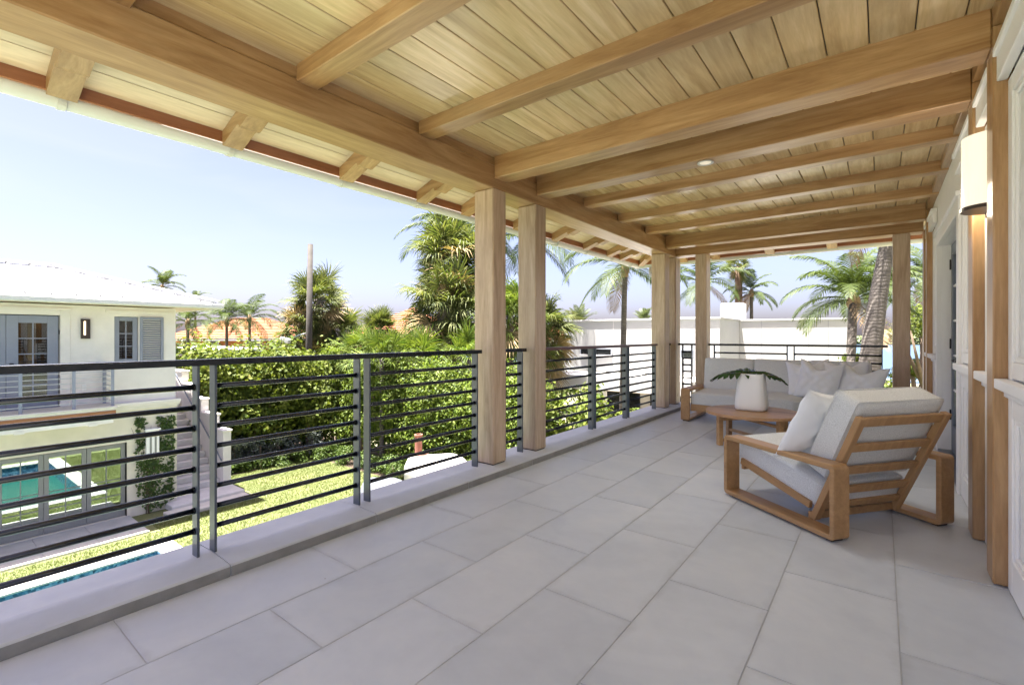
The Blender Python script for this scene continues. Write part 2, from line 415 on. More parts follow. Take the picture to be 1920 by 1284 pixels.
def blob_points(centers, n, rng, shell=.55):
    """points near the shells of ellipsoids, lumpy"""
    vol = np.array([r[0]*r[1]*r[2] for _, r in centers])**(2/3); pick = rng.choice(len(centers), n, p=vol/vol.sum())
    D = rng.normal(0, 1, (n, 3)); D /= np.linalg.norm(D, axis=1)[:, None]
    rad = np.clip(1-np.abs(rng.normal(0, 1-shell, n))*.6, .1, 1.12)
    lump = 1+.16*np.sin(D[:, 0]*7+pick)*np.sin(D[:, 1]*6+pick*2)+.12*np.sin(D[:, 2]*8+pick*3)
    Cn = np.array([c for c, _ in centers])[pick]; R = np.array([r for _, r in centers])[pick]
    return Cn+D*R*(rad*lump)[:, None], D

# ================================================================== THE TERRACE
# ---- floor
XC, XW = -2.70, .505                                  # inner kerb face, house wall face
YA, YB = -1.2, 8.57
fl = thing('terrace_floor', None, None, (0, 0, 0), kind='structure')
box('floor_slab', -3.05, XW+.3, YA, 8.9, -.28, -.0035, 'grout', fl, bev=0)
xe = [XC, -2.234, -1.787, -1.333, -.869, -.409, .06, XW]
for i in range(len(xe)-1):
    y = 1.989-.928*5-(0 if i % 2 else .464)
    while y < YB:
        a, b = max(y, YA), min(y+.928, YB-.24)
        if b-a > .05:
            t = mobj('floor_tile', box_mesh(xe[i+1]-xe[i]-.0045, b-a-.0045, .02, .0015), 'tile_stone', fl,
                     ((xe[i]+xe[i+1])/2, (a+b)/2, -.0102+rnd.uniform(-.0006, .0006)))
        y += .928
# ---- kerb
KZ = .059
kb = thing('terrace_kerb', 'low pale grey stone kerb carrying the black railing along the terrace edge', 'kerb', (-2.93, 3, 0))
def capstone(x0, x1, y0, y1):
    me = prism([(x0, -.30), (x1, -.30), (x1, KZ-.008), (x1-.008, KZ), (-2.93, KZ+.006), (x0+.01, KZ-.006), (x0, KZ-.016)], y0, y1, 'y')
    return mobj('cap_stone', me, 'cap_stone_mat', kb, -Vector(kb.location))
ys = [YA]+[1.0824+.915*k for k in range(-3, 9)]+[8.75]
for a, b in zip(ys[:-1], ys[1:]):
    if b-a > .02: capstone(-3.17, XC-.003, a+.0025, b-.0025)
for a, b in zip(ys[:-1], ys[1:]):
    if b-a > .02: box('shaded_riser', XC-.012, XC-.0005, a+.003, b-.003, -.003, KZ-.010, 'shaded_riser_mat', kb, bev=.002)  # thin strip added to carry the painted shade of the inner face
xs = [XC, -1.8, -.9, 0, XW-.01]
for a, b in zip(xs[:-1], xs[1:]): box('cap_stone', a+.0025, b-.0025, 8.335, 8.75, -.25, KZ-.001, 'cap_stone_mat', kb, bev=.006)

# ---- posts
def post(label, x0, x1, y0, y1, z1=H+1.369):
    t = thing('timber_post', label, 'post', ((x0+x1)/2, (y0+y1)/2, KZ), group='timber posts of the terrace')
    box('shaft', x0, x1, y0, y1, KZ+.012, z1, 'post_timber_skylit', t, bev=.010)
    box('base_shim', x0+.012, x1-.012, y0+.012, y1-.012, KZ+.004, KZ+.012, 'dark_hardware', t, bev=0)
PX0, PX1 = -3.065, -2.83
post('square timber post nearest the camera, first of the front pair', PX0, PX1, 3.38, 3.575)
post('second square timber post of the front pair beside the brown railing', PX0, PX1, 4.07, 4.262)
post('square timber post at the end of the brown topped railing', PX0, PX1, 7.81, 8.012)
post('corner timber post where side and end of the terrace meet', PX0, PX1, 8.33, 8.572)
post('timber post at the left end of the sofa, behind its arm', -2.50, -2.318, 8.33, 8.572, H+1.385)
post('timber post in front of the water at the right end of the end railing', .126, .3125, 8.33, 8.572, H+1.385)

# ---- porch roof: beams, joists, boards, rafter tails, gutter
pr = thing('porch_roof', 'exposed honey coloured timber roof with beams, pale boards and white gutter over the terrace', 'porch roof', (0, 3, H+1.37))
ZB, ZJ, ZD, ZC = H+1.369, H+1.555, H+1.455, H+1.655   # beam bottom, joist bottom, deep beam bottom, ceiling
o = Vector(pr.location)
box('main_beam', -3.12, -2.83, YA, 8.33, ZB, H+1.58, 'timber_y', pr, bev=.008)
box('main_beam_trim', -3.10, -2.845, YA, 8.33, H+1.583, ZC+.02, 'timber_y', pr, bev=.004)
box('end_beam', -3.12, XW-.06, 8.333, 8.60, H+1.385, H+1.60, 'timber_x', pr, bev=.008)
box('end_beam_trim', -3.10, XW-.06, 8.35, 8.59, H+1.603, ZC+.02, 'timber_x', pr, bev=.004)
JY = [-.40, .55, 1.505, 2.48, 5.07, 6.02, 6.965]
for y in JY: box('joist', -2.829, XW-.002, y, y+.14, ZJ, ZC+.012, 'timber_x', pr, bev=.005)
for y in (3.392, 4.075, 7.83): box('cross_beam', -2.829, XW-.062, y, y+.185, ZD, ZC+.012, 'timber_x', pr, bev=.006)
box('wall_plate', XW-.06, XW-.001, YA, 8.6, ZJ+.012, ZC+.01, 'timber_y', pr, bev=.004)
xb = [.147-.2*k for k in range(-1, 16)]
xb = [XW]+[x for x in xb if x < XW-.05]
xb[-1] = -2.86
for i in range(len(xb)-1):
    x1, x0 = xb[i], xb[i+1]
    yy = YA
    box('ceiling_board', x0+.003, x1-.003, yy, 8.36, ZC, ZC+.02, 'ceiling_wood', pr, bev=.004)
box('unseen_roof_deck', -3.1, 1.2, YA, 8.6, ZC+.024, ZC+.06, 'interior_dark', pr, bev=0)  # unseen slab above the boards, there only to block light
# sloped eave: the soffit plane meets the fascia at X=-3.9, Z=H+1.53
SL, XE, ZE = .36, -3.90, H+1.53
def soff(x): return ZE+SL*(x-XE)
th = math.atan(SL)
def eave_strip(name, a, b, thick, mat, y0, y1, m0, m1, zoff=0):
    """board in the left eave between distances a,b from the fascia; ends mitred by slopes m0,m1"""
    x0, x1 = XE+a, XE+b
    v = []
    for z in (0, thick):
        v += [(x0, y0+m0*a, soff(x0)+z+zoff), (x1, y0+m0*b, soff(x1)+z+zoff), (x1, y1+m1*b, soff(x1)+z+zoff), (x0, y1+m1*a, soff(x0)+z+zoff)]
    f = [(0, 1, 2, 3), (7, 6, 5, 4), (0, 4, 5, 1), (1, 5, 6, 2), (2, 6, 7, 3), (3, 7, 4, 0)]
    return mobj(name, mesh(v, f), mat, pr, -o)
YE = 9.37                                            # fascia line of the end eave
ab = [0, .165, .365, .565, .80]
for a, b in zip(ab[:-1], ab[1:]):
    eave_strip('soffit_board', a+.003, b-.003, .02, 'soffit_wood', YA, YE, 0, -1)
eave_strip('unseen_roof_sheet', -.10, .83, .012, 'roof_metal', YA, YE, 0, -1, .05)  # unseen sheet above the soffit, keeps light out
def end_strip(name, a, b, thick, mat, zoff=0):
    y0, y1 = YE-a, YE-b
    v = []
    for z in (0, thick):
        za, zb = ZE+SL*a+z+zoff, ZE+SL*b+z+zoff
        v += [(XE+a, y0, za), (1.2, y0, za), (1.2, y1, zb), (XE+b, y1, zb)]
    f = [(0, 1, 2, 3), (7, 6, 5, 4), (0, 4, 5, 1), (1, 5, 6, 2), (2, 6, 7, 3), (3, 7, 4, 0)]
    return mobj(name, mesh(v, f), mat, pr, -o)
for a, b in zip(ab[:-1], ab[1:]): end_strip('soffit_board', a+.003, b-.003, .02, 'soffit_wood')
end_strip('unseen_roof_sheet', -.10, .83, .012, 'roof_metal', .05)  # unseen light block over the end eave
# rafter tails with a shaped notch
def tail_profile():
    # (distance from fascia, height of the underside below the soffit)
    return [(0.0, -.105), (.255, -.105), (.27, -.118), (.275, -.140), (.30, -.150), (.80, -.150)]
tp = [(a, SL*a+h_) for a, h_ in tail_profile()]+[(.80, SL*.80-.001), (0.0, -.001)]
tm = prism(tp, 0, .14, 'y')
for y in [-.40, .55, 1.505, 2.48, 3.392, 4.075, 5.07, 6.02, 6.965, 7.83, 8.36]:
    mobj('rafter_tail', tm, 'timber_x', pr, Vector((XE, y, ZE))-o)
tme = prism([(-a, b) for a, b in tp], 0, .14, 'x')
for x in (-3.09, -2.50, -1.60, -.70, .18): mobj('rafter_tail', tme, 'timber_y', pr, Vector((x, YE, ZE))-o)
hm = prism([(a*1.414, b) for a, b in tp], -.06, .06, 'y')
mobj('hip_rafter', hm, 'timber_x', pr, Vector((XE, YE, ZE))-o, (0, 0, -math.pi/4))
# fascia and half-round gutter
box('fascia', XE-.024, XE-.001, YA, YE+.024, ZE-.075, ZE+.05, 'fascia_wood', pr)
box('fascia', XE+.002, 1.2, YE+.001, YE+.024, ZE-.075, ZE+.05, 'fascia_wood_x', pr)
def half_round(r, r2, n=10):
    out = [(r*math.cos(a), r*math.sin(a)) for a in [math.pi+math.pi*i/n for i in range(n+1)]]
    inn = [(r2*math.cos(a), r2*math.sin(a)) for a in [2*math.pi-math.pi*i/n for i in range(n+1)]]
    return out+inn
GX, GZ, GR = XE-.024-.072, ZE-.065, .068
gm = prism([(GX+a, GZ+b) for a, b in half_round(GR, GR-.006)], YA, YE+.12, 'y')
gt = mobj('gutter', gm, 'white_gutter', pr, -o)
gm.polygons.foreach_set('use_smooth', [len(p.vertices) == 4 for p in gm.polygons])
gy = YE+.024+.072
gme = prism([(gy+a, GZ+b) for a, b in half_round(GR, GR-.006)], GX-.06, 1.2, 'x')
gme.polygons.foreach_set('use_smooth', [len(p.vertices) == 4 for p in gme.polygons])
mobj('gutter', gme, 'white_gutter', pr, -o)
bm_ = prism(half_round(GR+.008, GR+.0005), -.02, .02, 'y')
for y in (.60, 1.56, 2.53, 3.45, 4.35, 5.3, 6.25, 7.2, 8.15, 9.0): mobj('gutter_bracket', bm_, 'white_gutter', pr, Vector((GX, y+.03, GZ))-o)
bmx = prism(half_round(GR+.008, GR+.0005), -.02, .02, 'x')
for x in (-2.6, -1.2, .2): mobj('gutter_bracket', bmx, 'white_gutter', pr, Vector((x, gy, GZ))-o)
# downpipe: S-bend from the corner back to the post
dpts = [(-3.72, gy, GZ-.05), (-3.72, gy-.01, GZ-.14), (-3.68, gy-.10, GZ-.22), (-3.42, gy-.45, GZ-.36), (-3.33, gy-.58, GZ-.44), (-3.33, gy-.62, GZ-.6), (-3.33, gy-.62, -.2)]
tube('downpipe', [Vector(p)-o for p in dpts], .042, 'white_gutter', pr, 10)

# recessed lamp in the underside of the second cross beam
dl = thing('recessed_light', 'small round recessed lamp in the underside of the second cross beam', 'lamp', (-1.167, 4.168, ZD))
mobj('trim_ring', mesh(*lathe([(.052, 0), (.066, -.002), (.066, -.006), (.052, -.008), (.046, -.004)], 28), smooth=True), 'white_gutter', dl)
mobj('lens', mesh(*lathe([(.045, -.0015), (.045, -.004), (.02, -.0055)], 24), smooth=True), 'downlight_glow', dl)

dlt = bpy.data.lights.new('recessed_fill', 'SPOT'); dlt.energy = 11; dlt.color = (1, .97, .93); dlt.spot_size = math.radians(150); dlt.spot_blend = .9; dlt.shadow_soft_size = .3  # added fill spot below the barely lit lamp, brightens the terrace
dlo = bpy.data.objects.new('recessed_fill', dlt); link(dlo, dl); dlo.location = (0, 0, -.02)
# ---- house wall on the right
hw = thing('house_wall', 'white panelled house wall with timber pilasters and a slate grey glazed door', 'wall', (XW, 4, 0))
def wb(name, x0, x1, y0, y1, z0, z1, mat='white_paint', bev=.004): return box(name, x0, x1, y0, y1, z0, z1, mat, hw, bev)
DY0, DY1, DZ = 5.29, 7.05, 2.25
wb('wall_body', XW+.02, XW+.25, YA, DY0, -.02, ZC+.02, bev=0)
wb('wall_body', XW+.02, XW+.25, DY1, 8.7, -.02, ZC+.02, bev=0)
wb('wall_body', XW+.02, XW+.25, DY0, DY1, DZ, ZC+.02, bev=0)
PIL = [(3.40, 3.575), (4.075, 4.262), (7.81, 8.012), (8.335, 8.575)]
for y0, y1 in PIL: wb('pilaster', .447, XW+.019, y0, y1, .006, ZD-.001, 'timber_z', .006)
for y0, y1 in PIL[:3]: wb('pilaster_head', .445, XW-.001, y0-.002, y1+.002, ZD+.002, ZJ+.01, 'timber_z', .004)
def bay(y0, y1):
    w_ = y1-y0
    st = min(.09, w_*.2)
    wb('stile', XW-.004, XW+.021, y0, y0+st, 0, 2.53); wb('stile', XW-.004, XW+.021, y1-st, y1, 0, 2.53)
    for z0, z1 in ((.0, .17), (.86, .985), (1.05, 1.13), (2.44, 2.53)): wb('frame_rail', XW-.003, XW+.021, y0+st+.001, y1-st-.001, z0, z1)
    wb('sill', XW-.055, XW-.005, y0+.002, y1-.002, .995, 1.045)
    wb('sill_apron', XW-.02, XW-.005, y0+.004, y1-.004, .955, .994, bev=.003)
    wb('header', XW-.045, XW-.005, y0+.002, y1-.002, 2.535, 2.66); wb('header_cap', XW-.06, XW-.005, y0+.002, y1-.002, 2.661, 2.70)
    wb('frieze', XW-.006, XW+.021, y0+.002, y1-.002, 2.702, ZJ+.011)
    # moulded inset frames: shallow steps into the panel
    for z0, z1 in ((.17, .86), (1.13, 2.44)):
        a, b = y0+st, y1-st
        if b-a < .1: continue
        q = .03
        for n_, (ya, yb, za, zb) in (('bead', (a+.001, a+q, z0+.001, z1-.001)), ('bead', (b-q, b-.001, z0+.001, z1-.001)),
                                     ('bead', (a+q, b-q, z0+.001, z0+q)), ('bead', (a+q, b-q, z1-q, z1-.001))):
            wb(n_, XW+.006, XW+.0205, ya, yb, za, zb, bev=.005)
for a, b in ((YA, .45), (.46, 1.9), (1.91, 3.397), (3.578, 4.072), (4.265, 5.16), (7.17, 7.807), (8.015, 8.332)): bay(a, b)
# door casing and recessed glazed double door
wb('casing', XW-.022, XW+.021, DY0-.125, DY0, 0, DZ+.12); wb('casing', XW-.022, XW+.021, DY1, DY1+.115, 0, DZ+.12)
wb('casing', XW-.022, XW+.021, DY0+.001, DY1-.001, DZ, DZ+.12); wb('casing_cap', XW-.04, XW+.021, DY0-.14, DY1+.13, DZ+.121, DZ+.16)
wb('frieze', XW-.004, XW+.021, DY0-.12, DY1+.11, DZ+.161, ZJ+.011)
wb('threshold', XW-.01, XW+.25, DY0, DY1, -.008, .02, 'grey_metal')
for y0, y1 in ((DY0+.01, (DY0+DY1)/2-.002), ((DY0+DY1)/2+.002, DY1-.01)):
    x0, x1 = XW+.10, XW+.145
    d = bpy.data.objects.new('door', None); link(d, hw); d.location = Vector((x0, (y0+y1)/2, 0))-Vector(hw.location)
    for a, b, z0, z1 in ((y0, y0+.11, .02, DZ-.005), (y1-.11, y1, .02, DZ-.005)): box('door_stile', x0, x1, a, b, z0, z1, 'slate_paint', d)
    box('door_rail', x0, x1, y0+.111, y1-.111, .02, .30, 'slate_paint', d); box('door_rail', x0, x1, y0+.111, y1-.111, DZ-.125, DZ-.005, 'slate_paint', d)
    for z in (.67, 1.04, 1.41, 1.78): box('glazing_bar', x0+.006, x1-.006, y0+.111, y1-.111, z, z+.022, 'white_paint', d)
    box('door_glass', x0+.018, x0+.026, y0+.111, y1-.111, .301, DZ-.126, 'clear_glass', d, bev=0)
    if y1 > 6.5:
        for z in (.35, 1.12, 1.98): wb('hinge', x0-.014, x0-.001, y1-.012, y1+.02, z, z+.11, 'dark_hardware', .002)
    yh = y0+.06 if y1 > 6.5 else y1-.06
    tube('door_handle', [Vector((x0, yh, 1.02))-Vector((x0, (y0+y1)/2, 0)), Vector((-.055, yh-(y0+y1)/2, 1.02)), Vector((-.055, yh-(y0+y1)/2+(.11 if y1 > 6.5 else -.11), 1.02))], .009, 'dark_hardware', d, 8)
# room behind the door, plain
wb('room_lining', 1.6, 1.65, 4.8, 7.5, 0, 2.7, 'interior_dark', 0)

# ---- lit sconce between the two pilasters
sy = 3.83
sco = thing('wall_sconce', 'lit cream half cylinder sconce with bronze base on the house wall', 'lamp', (XW-.006, sy, 1.97))
def half_cyl(r0, r1, z0, z1, n=20, flat=.115):
    v, f = [], []
    for z, r in ((z0, r0), (z1, r1)):
        for i in range(n+1):
            a = math.pi/2+math.pi*i/n; v.append((r*math.cos(a)*flat/r0, r*math.sin(a), z))
    m_ = n+1
    for i in range(n): f.append((i, i+1, i+1+m_, i+m_))
    f.append(tuple(range(m_))[::-1]); f.append(tuple(range(m_, 2*m_))); f.append((0, m_, 2*m_-1, m_-1))
    return mesh(v, f)
s_ = mobj('shade', half_cyl(.118, .118, .03, .43), 'lamp_glass', sco); s_.location.x = -.012
mobj('base_plate', half_cyl(.126, .126, .008, .029, flat=.125), 'bronze', sco, (-.008, 0, 0))
mobj('back_plate', box_mesh(.012, .26, .46, .002), 'bronze', sco, (-.005, 0, .215))
ll = bpy.data.lights.new('sconce_bulb', 'POINT'); ll.energy = 1.1; ll.color = (1, .86, .68); ll.shadow_soft_size = .1
lo = bpy.data.objects.new('sconce_bulb', ll); link(lo, sco); lo.location = (-.16, .16, .10)

# ---- railings
def rail_y(label, segs, ends, brown=None):
    """railing along Y at the kerb: segs = [(y0,y1)] between plates, ends = top rail extent"""
    t = thing('railing', label, 'railing', (-2.95, ends[0], KZ), group=None)
    xf0, xf1 = -2.984, -2.914; xm = (xf0+xf1)/2
    if brown:
        box('top_rail', xf0-.002, xf1+.004, ends[0], ends[1], 1.097, 1.131, 'railing_brown', t, bev=.003)
    else: box('top_rail', xf0-.002, xf1+.004, ends[0], ends[1], 1.097, 1.131, 'black_metal', t, bev=.003)
    for y0, y1 in segs:
        for y in (y0, y1):
            if y is None: continue
            box('plate_post', xf0, xf1, y, y+.013, KZ+.001, 1.0965, 'grey_metal', t, bev=.0015)  # blue-grey colour paints the sky's reflection onto the plates
        for k in range(8):
            z = .98-.1115*k
            b = mobj('bar', rod(y1-y0-.013), 'black_metal', t, Vector((xm, y0+.013+(y1-y0-.013)/2, z))-Vector(t.location))
            for yy in (y0+.013+.004, y1-.004): mobj('collar', collar_y, 'black_metal', t, Vector((xm, yy, z))-Vector(t.location))
_rd = {}
def rod(L, axis='y'):
    k = (round(L, 3), axis)
    if k not in _rd:
        d = Vector((0, 1, 0)) if axis == 'y' else Vector((1, 0, 0))
        v, f = tube_geo([-d*L/2, d*L/2], .0142, 10); me = mesh(v, f, True)
        _rd[k] = me
    return _rd[k]
_v, _f = tube_geo([(0, -.006, 0), (0, .006, 0)], .0185, 10); collar_y = mesh(_v, _f)
_v, _f = tube_geo([(-.006, 0, 0), (.006, 0, 0)], .0185, 10); collar_x = mesh(_v, _f)
plain('railing_brown', (.11, .045, .032), .4, var=.12)
rail_y('long black railing with three open panels nearest the camera', [(-1.0, .0), (.085, 1.0), (1.085, 2.008), (2.093, 3.2545)], (-1.1, 3.32))
rail_y('very short black railing between the two front timber posts', [(3.665, 3.948)], (3.58, 4.02))
rail_y('railing with reddish brown top rail beyond the second timber post', [(4.35, 5.4585), (5.543, 6.491), (6.576, 7.616)], (4.27, 7.69), brown=True)
rail_y('narrow dark railing between the two posts near the terrace corner', [(8.07, 8.25)], (8.02, 8.32))
def rail_x(label, segs, ends):
    t = thing('railing', label, 'railing', (ends[0], 8.45, KZ))
    box('top_rail', ends[0], ends[1], 8.417, 8.489, 1.097, 1.131, 'black_metal', t, bev=.003)
    for x0, x1 in segs:
        for x in (x0, x1): box('plate_post', x, x+.013, 8.418, 8.488, KZ+.001, 1.0965, 'black_metal', t, bev=.0015)
        for k in range(8):
            z = .98-.1115*k
            mobj('bar', rod(x1-x0-.013, 'x'), 'black_metal', t, Vector((x0+.013+(x1-x0-.013)/2, 8.453, z))-Vector(t.location))
            for xx in (x0+.017, x1-.004): mobj('collar', collar_x, 'black_metal', t, Vector((xx, 8.453, z))-Vector(t.location))
rail_x('short dark railing between the corner post and the post by the sofa', [(-2.755, -2.60)], (-2.82, -2.51))
rail_x('black end railing behind the sofa in front of the white building', [(-2.228, -1.155), (-1.061, .006)], (-2.31, .075))

# ================================================================== FURNITURE
def cushion_mesh(sx, sy, sz, r=.05, puff=.02, n=9, seed=0):
    bm = bmesh.new(); bmesh.ops.create_cube(bm, size=2); bmesh.ops.subdivide_edges(bm, edges=list(bm.edges), cuts=n, use_grid_fill=True)
    h = Vector((sx/2, sy/2, sz/2)); rng = random.Random(seed); ph = [rng.uniform(0, 6) for _ in range(6)]
    for v in bm.verts:
        q = v.co.copy()
        q = Vector([math.copysign(abs(c)**.75, c) for c in q])
        p = Vector((q.x*h.x, q.y*h.y, q.z*h.z))
        inner = Vector([max(-(h[i]-r), min(h[i]-r, p[i])) for i in range(3)])
        dlt = p-inner
        if dlt.length > 1e-6: p = inner+dlt.normalized()*r
        q = v.co; k = max(0, (1-q.x**2))*max(0, (1-q.y**2)); p.z += math.copysign(puff*k, q.z) if abs(q.z) > .6 else 0
        k2 = max(0, (1-q.y**2))*max(0, 1-q.z**2); p.x += math.copysign(puff*.3*k2, q.x) if abs(q.x) > .6 else 0
        p += Vector((math.sin(p.y*9+ph[0])*.003, math.sin(p.x*8+ph[1])*.003, math.sin(p.x*7+ph[2])*math.sin(p.y*8+ph[3])*.004))
        v.co = p
    me = bpy.data.meshes.new('cushion'); bm.to_mesh(me); bm.free()
    me.polygons.foreach_set('use_smooth', [True]*len(me.polygons)); return me
def seam_loop(sx, sy, z, r=.05):
    pts = []
    for cx, cy, a0 in ((1, 1, 0), (-1, 1, 90), (-1, -1, 180), (1, -1, 270)):
        for a in (0, 30, 60, 90):
            an = math.radians(a0+a); pts.append((cx*(sx/2-r)+math.cos(an)*r, cy*(sy/2-r)+math.sin(an)*r, z))
    return pts+[pts[0]]
def pillow_mesh(w_, h_, t, seed, n=30, chop=.0):
    rng = random.Random(seed); ph = [rng.uniform(0, 6.28) for _ in range(12)]
    V, Fq = [], []
    for side in (1, -1):
        for j in range(n+1):
            for i in range(n+1):
                u = -1+2*i/n; v = -1+2*j/n
                x = u*w_/2*(1-.10*(1-v*v)); y = v*h_/2*(1-.10*(1-u*u))
                if chop and v > 0: y -= chop*h_*math.exp(-(u/.45)**2)*v*v
                e = max(0, (1-u**4))*max(0, (1-v**4))
                z = side*t/2*e**.75*(1-.25*(u*u+v*v)/2)
                wr = .010*math.sin(u*9+v*4+ph[0])*math.sin(v*7+ph[1])+.004*math.sin(u*15-v*11+ph[2])+.006*math.sin(math.atan2(v, u)*9+ph[3])*(u*u+v*v)
                z += wr*e*side
                V.append((x, y, z))
    m_ = n+1
    for s in range(2):
        for j in range(n):
            for i in range(n):
                a = s*m_*m_+j*m_+i; q = (a, a+1, a+1+m_, a+m_); Fq.append(q if s == 0 else q[::-1])
    me = mesh(V, Fq, True); bm = bmesh.new(); bm.from_mesh(me); bmesh.ops.remove_doubles(bm, verts=bm.verts, dist=.0004); bm.to_mesh(me); bm.free()
    me.polygons.foreach_set('use_smooth', [True]*len(me.polygons)); return me
def rrect(w_, h_, r, n=4):
    p = []
    for cx, cy, a0 in ((w_-r, h_-r, 0), (r, h_-r, 90), (r, r, 180), (w_-r, r, 270)):
        for i in range(n+1): a = math.radians(a0+90*i/n); p.append((cx+r*math.cos(a), cy+r*math.sin(a)))
    return p
def loop_mesh(L, Hh, t, width, r=.03, bev=.006):
    """rounded rectangular band standing in the y-z plane, width along x"""
    A = rrect(L, Hh, r); B = [(a+t, b+t) for a, b in rrect(L-2*t, Hh-2*t, max(.006, r-t))]
    n = len(A); v = []
    prof = [(A, bev, 1), (A, 0, 0)]
    rings = []
    for poly, x, ins in ((A, bev, 0), (A, width-bev, 0), ('a', width, 1), ('b', width, 1), (B, width-bev, 0), (B, bev, 0), ('b', 0, 1), ('a', 0, 1)):
        base = A if poly in ('a',) or poly is A else B
        out = []
        for (a, b) in base:
            if ins:
                cx, cy = L/2, Hh/2; s = -1 if base is A else 1
                dx = math.copysign(min(bev, abs(a-cx)), a-cx)*(1 if abs(a-cx) > L/2-r-.02 else 0); dy = math.copysign(bev, b-cy)*(1 if abs(b-cy) > Hh/2-r-.02 else 0)
                a, b = a+s*dx, b+s*dy
            out.append((x, a, b))
        rings.append(out)
    for rg in rings: v += rg
    f = []
    m_ = len(rings)
    for i in range(m_):
        j = (i+1) % m_
        for k in range(n): f.append((i*n+k, i*n+(k+1) % n, j*n+(k+1) % n, j*n+k))
    me = mesh(v, f); bm = bmesh.new(); bm.from_mesh(me); bmesh.ops.recalc_face_normals(bm, faces=bm.faces); bm.to_mesh(me); bm.free(); return me

# ---- armchair
ac = thing('armchair', 'wooden lounge armchair with slatted back and pale woven cushions, seen from behind', 'armchair', (-.228, 3.475, 0), math.atan2(.8, .6))
lm = loop_mesh(.96, .46, .032, .13)
for x in (0, .895): mobj('arm_loop', lm, 'teak_y', ac, (x, 0, .012))
for x in (.02, .915):
    for y in (.05, .87): mobj('foot', box_mesh(.09, .04, .012, .002), 'rubber', ac, (x+.045, y, .006))
b0, b1 = Vector((0, .27, .045)), Vector((0, -.05, .765)); bd = (b1-b0).normalized(); bn = Vector((0, -bd.z, bd.y))
bn = Vector((0, bd.z, -bd.y))
for x in (.158, .867): bar('back_stile', Vector((x, 0, 0))+b0, Vector((x, 0, 0))+b1, .05, .042, 'teak_y', ac, up=bn)
L_ = (b1-b0).length
for fr, hh in ((.958, .062), (.715, .055), (.49, .055), (.285, .055), (.13, .045)):
    c = b0+bd*L_*fr; bar('back_slat', Vector((.1835, c.y, c.z)), Vector((.8415, c.y, c.z)), hh, .024, 'teak_x', ac, up=bn)
bar('seat_cross_rail', (.131, .285, .06), (.894, .285, .06), .03, .05, 'teak_x', ac)
bar('seat_cross_rail', (.131, .90, .235), (.894, .90, .235), .03, .06, 'teak_x', ac)
for x in (.147, .878): bar('seat_side_rail', (x, .29, .128), (x, .925, .264), .03, .05, 'teak_y', ac)
ang = math.atan2(.245-.105, .635)
sc_ = mobj('seat_cushion', cushion_mesh(.715, .78, .19, .028, .012, seed=1), 'cushion_fabric', ac, (.5125, .60, .292), (ang, 0, 0))
cc = b0+bd*.575+bn*.125
bang = math.atan2(bd.z, bd.y)
bc = mobj('back_cushion', cushion_mesh(.73, .575, .18, .026, .014, seed=2), 'cushion_fabric', ac, (.5125, cc.y, cc.z), (bang, 0, 0))
for z_ in (.075, -.075):
    mobj('piping', mesh(*tube_geo(seam_loop(.732, .577, z_, .026), .0035, 6, False), smooth=True), 'cushion_fabric', bc)
mobj('piping', mesh(*tube_geo(seam_loop(.717, .782, .07, .028), .0035, 6, False), smooth=True), 'cushion_fabric', sc_)
pw = thing('pillow', 'white linen pillow leaning on the back cushion of the armchair', 'pillow', (-.345, 3.925, .43), 0)
pm = pillow_mesh(.54, .54, .18, 3)
pmo = mobj('cover', pm, 'pillow_linen', pw, (0, 0, .205))
Rz = Matrix.Rotation(math.atan2(.8, .6)+.05, 3, 'Z')@Matrix.Rotation(math.radians(114), 3, 'X')@Matrix.Rotation(math.radians(-7), 3, 'Z')
pmo.rotation_euler = Rz.to_euler()

# ---- sofa
sf = thing('sofa', 'long wooden frame sofa with pale grey cushions against the end railing', 'sofa', (-2.36, 7.16, 0))
SW = 2.40
lms = loop_mesh(.90, .468, .034, .13)
for x in (0, SW-.13): mobj('arm_loop', lms, 'teak_y', sf, (x, 0, .012))
for x in (.02, SW-.11):
    for y in (.05, .81): mobj('foot', box_mesh(.09, .04, .012, .002), 'rubber', sf, (x+.045, y, .006))
bar('seat_rail', (.131, .06, .205), (SW-.131, .06, .205), .035, .10, 'teak_x', sf)
bar('seat_rail', (.131, .84, .18), (SW-.131, .84, .18), .035, .08, 'teak_x', sf)
for x in (.7, 1.2, 1.7): bar('seat_slat', (x, .08, .23), (x, .82, .20), .06, .02, 'teak_y', sf)
for a, b in ((.14, 1.535), (1.54, SW-.14)):
    s_ = mobj('seat_cushion', cushion_mesh(b-a, .80, .18, .03, .012, seed=int(a*10)+3), 'cushion_fabric', sf, ((a+b)/2, .425, .345), (.03, 0, 0))
    mobj('piping', mesh(*tube_geo(seam_loop(b-a-.012, .788, .055), .0035, 6, False), smooth=True), 'cushion_fabric', s_)
for i, (a, b) in enumerate(((.14, .845), (.85, 1.545), (1.55, SW-.14))):
    s_ = mobj('back_cushion', cushion_mesh(b-a, .52, .19, .03, .014, seed=i+11), 'cushion_fabric', sf, ((a+b)/2, .80-(.02 if i == 0 else 0), .645), (math.radians(78), 0, 0))
for x in (.2, 1.2, 2.2): bar('back_stile', (x, .86, .1), (x, .96, .70), .05, .03, 'teak_y', sf, up=(0, 1, 0))
for z, y in ((.68, .96), (.52, .93), (.36, .905)): bar('back_slat', (.14, y, z), (SW-.14, y, z), .03, .055, 'teak_x', sf)
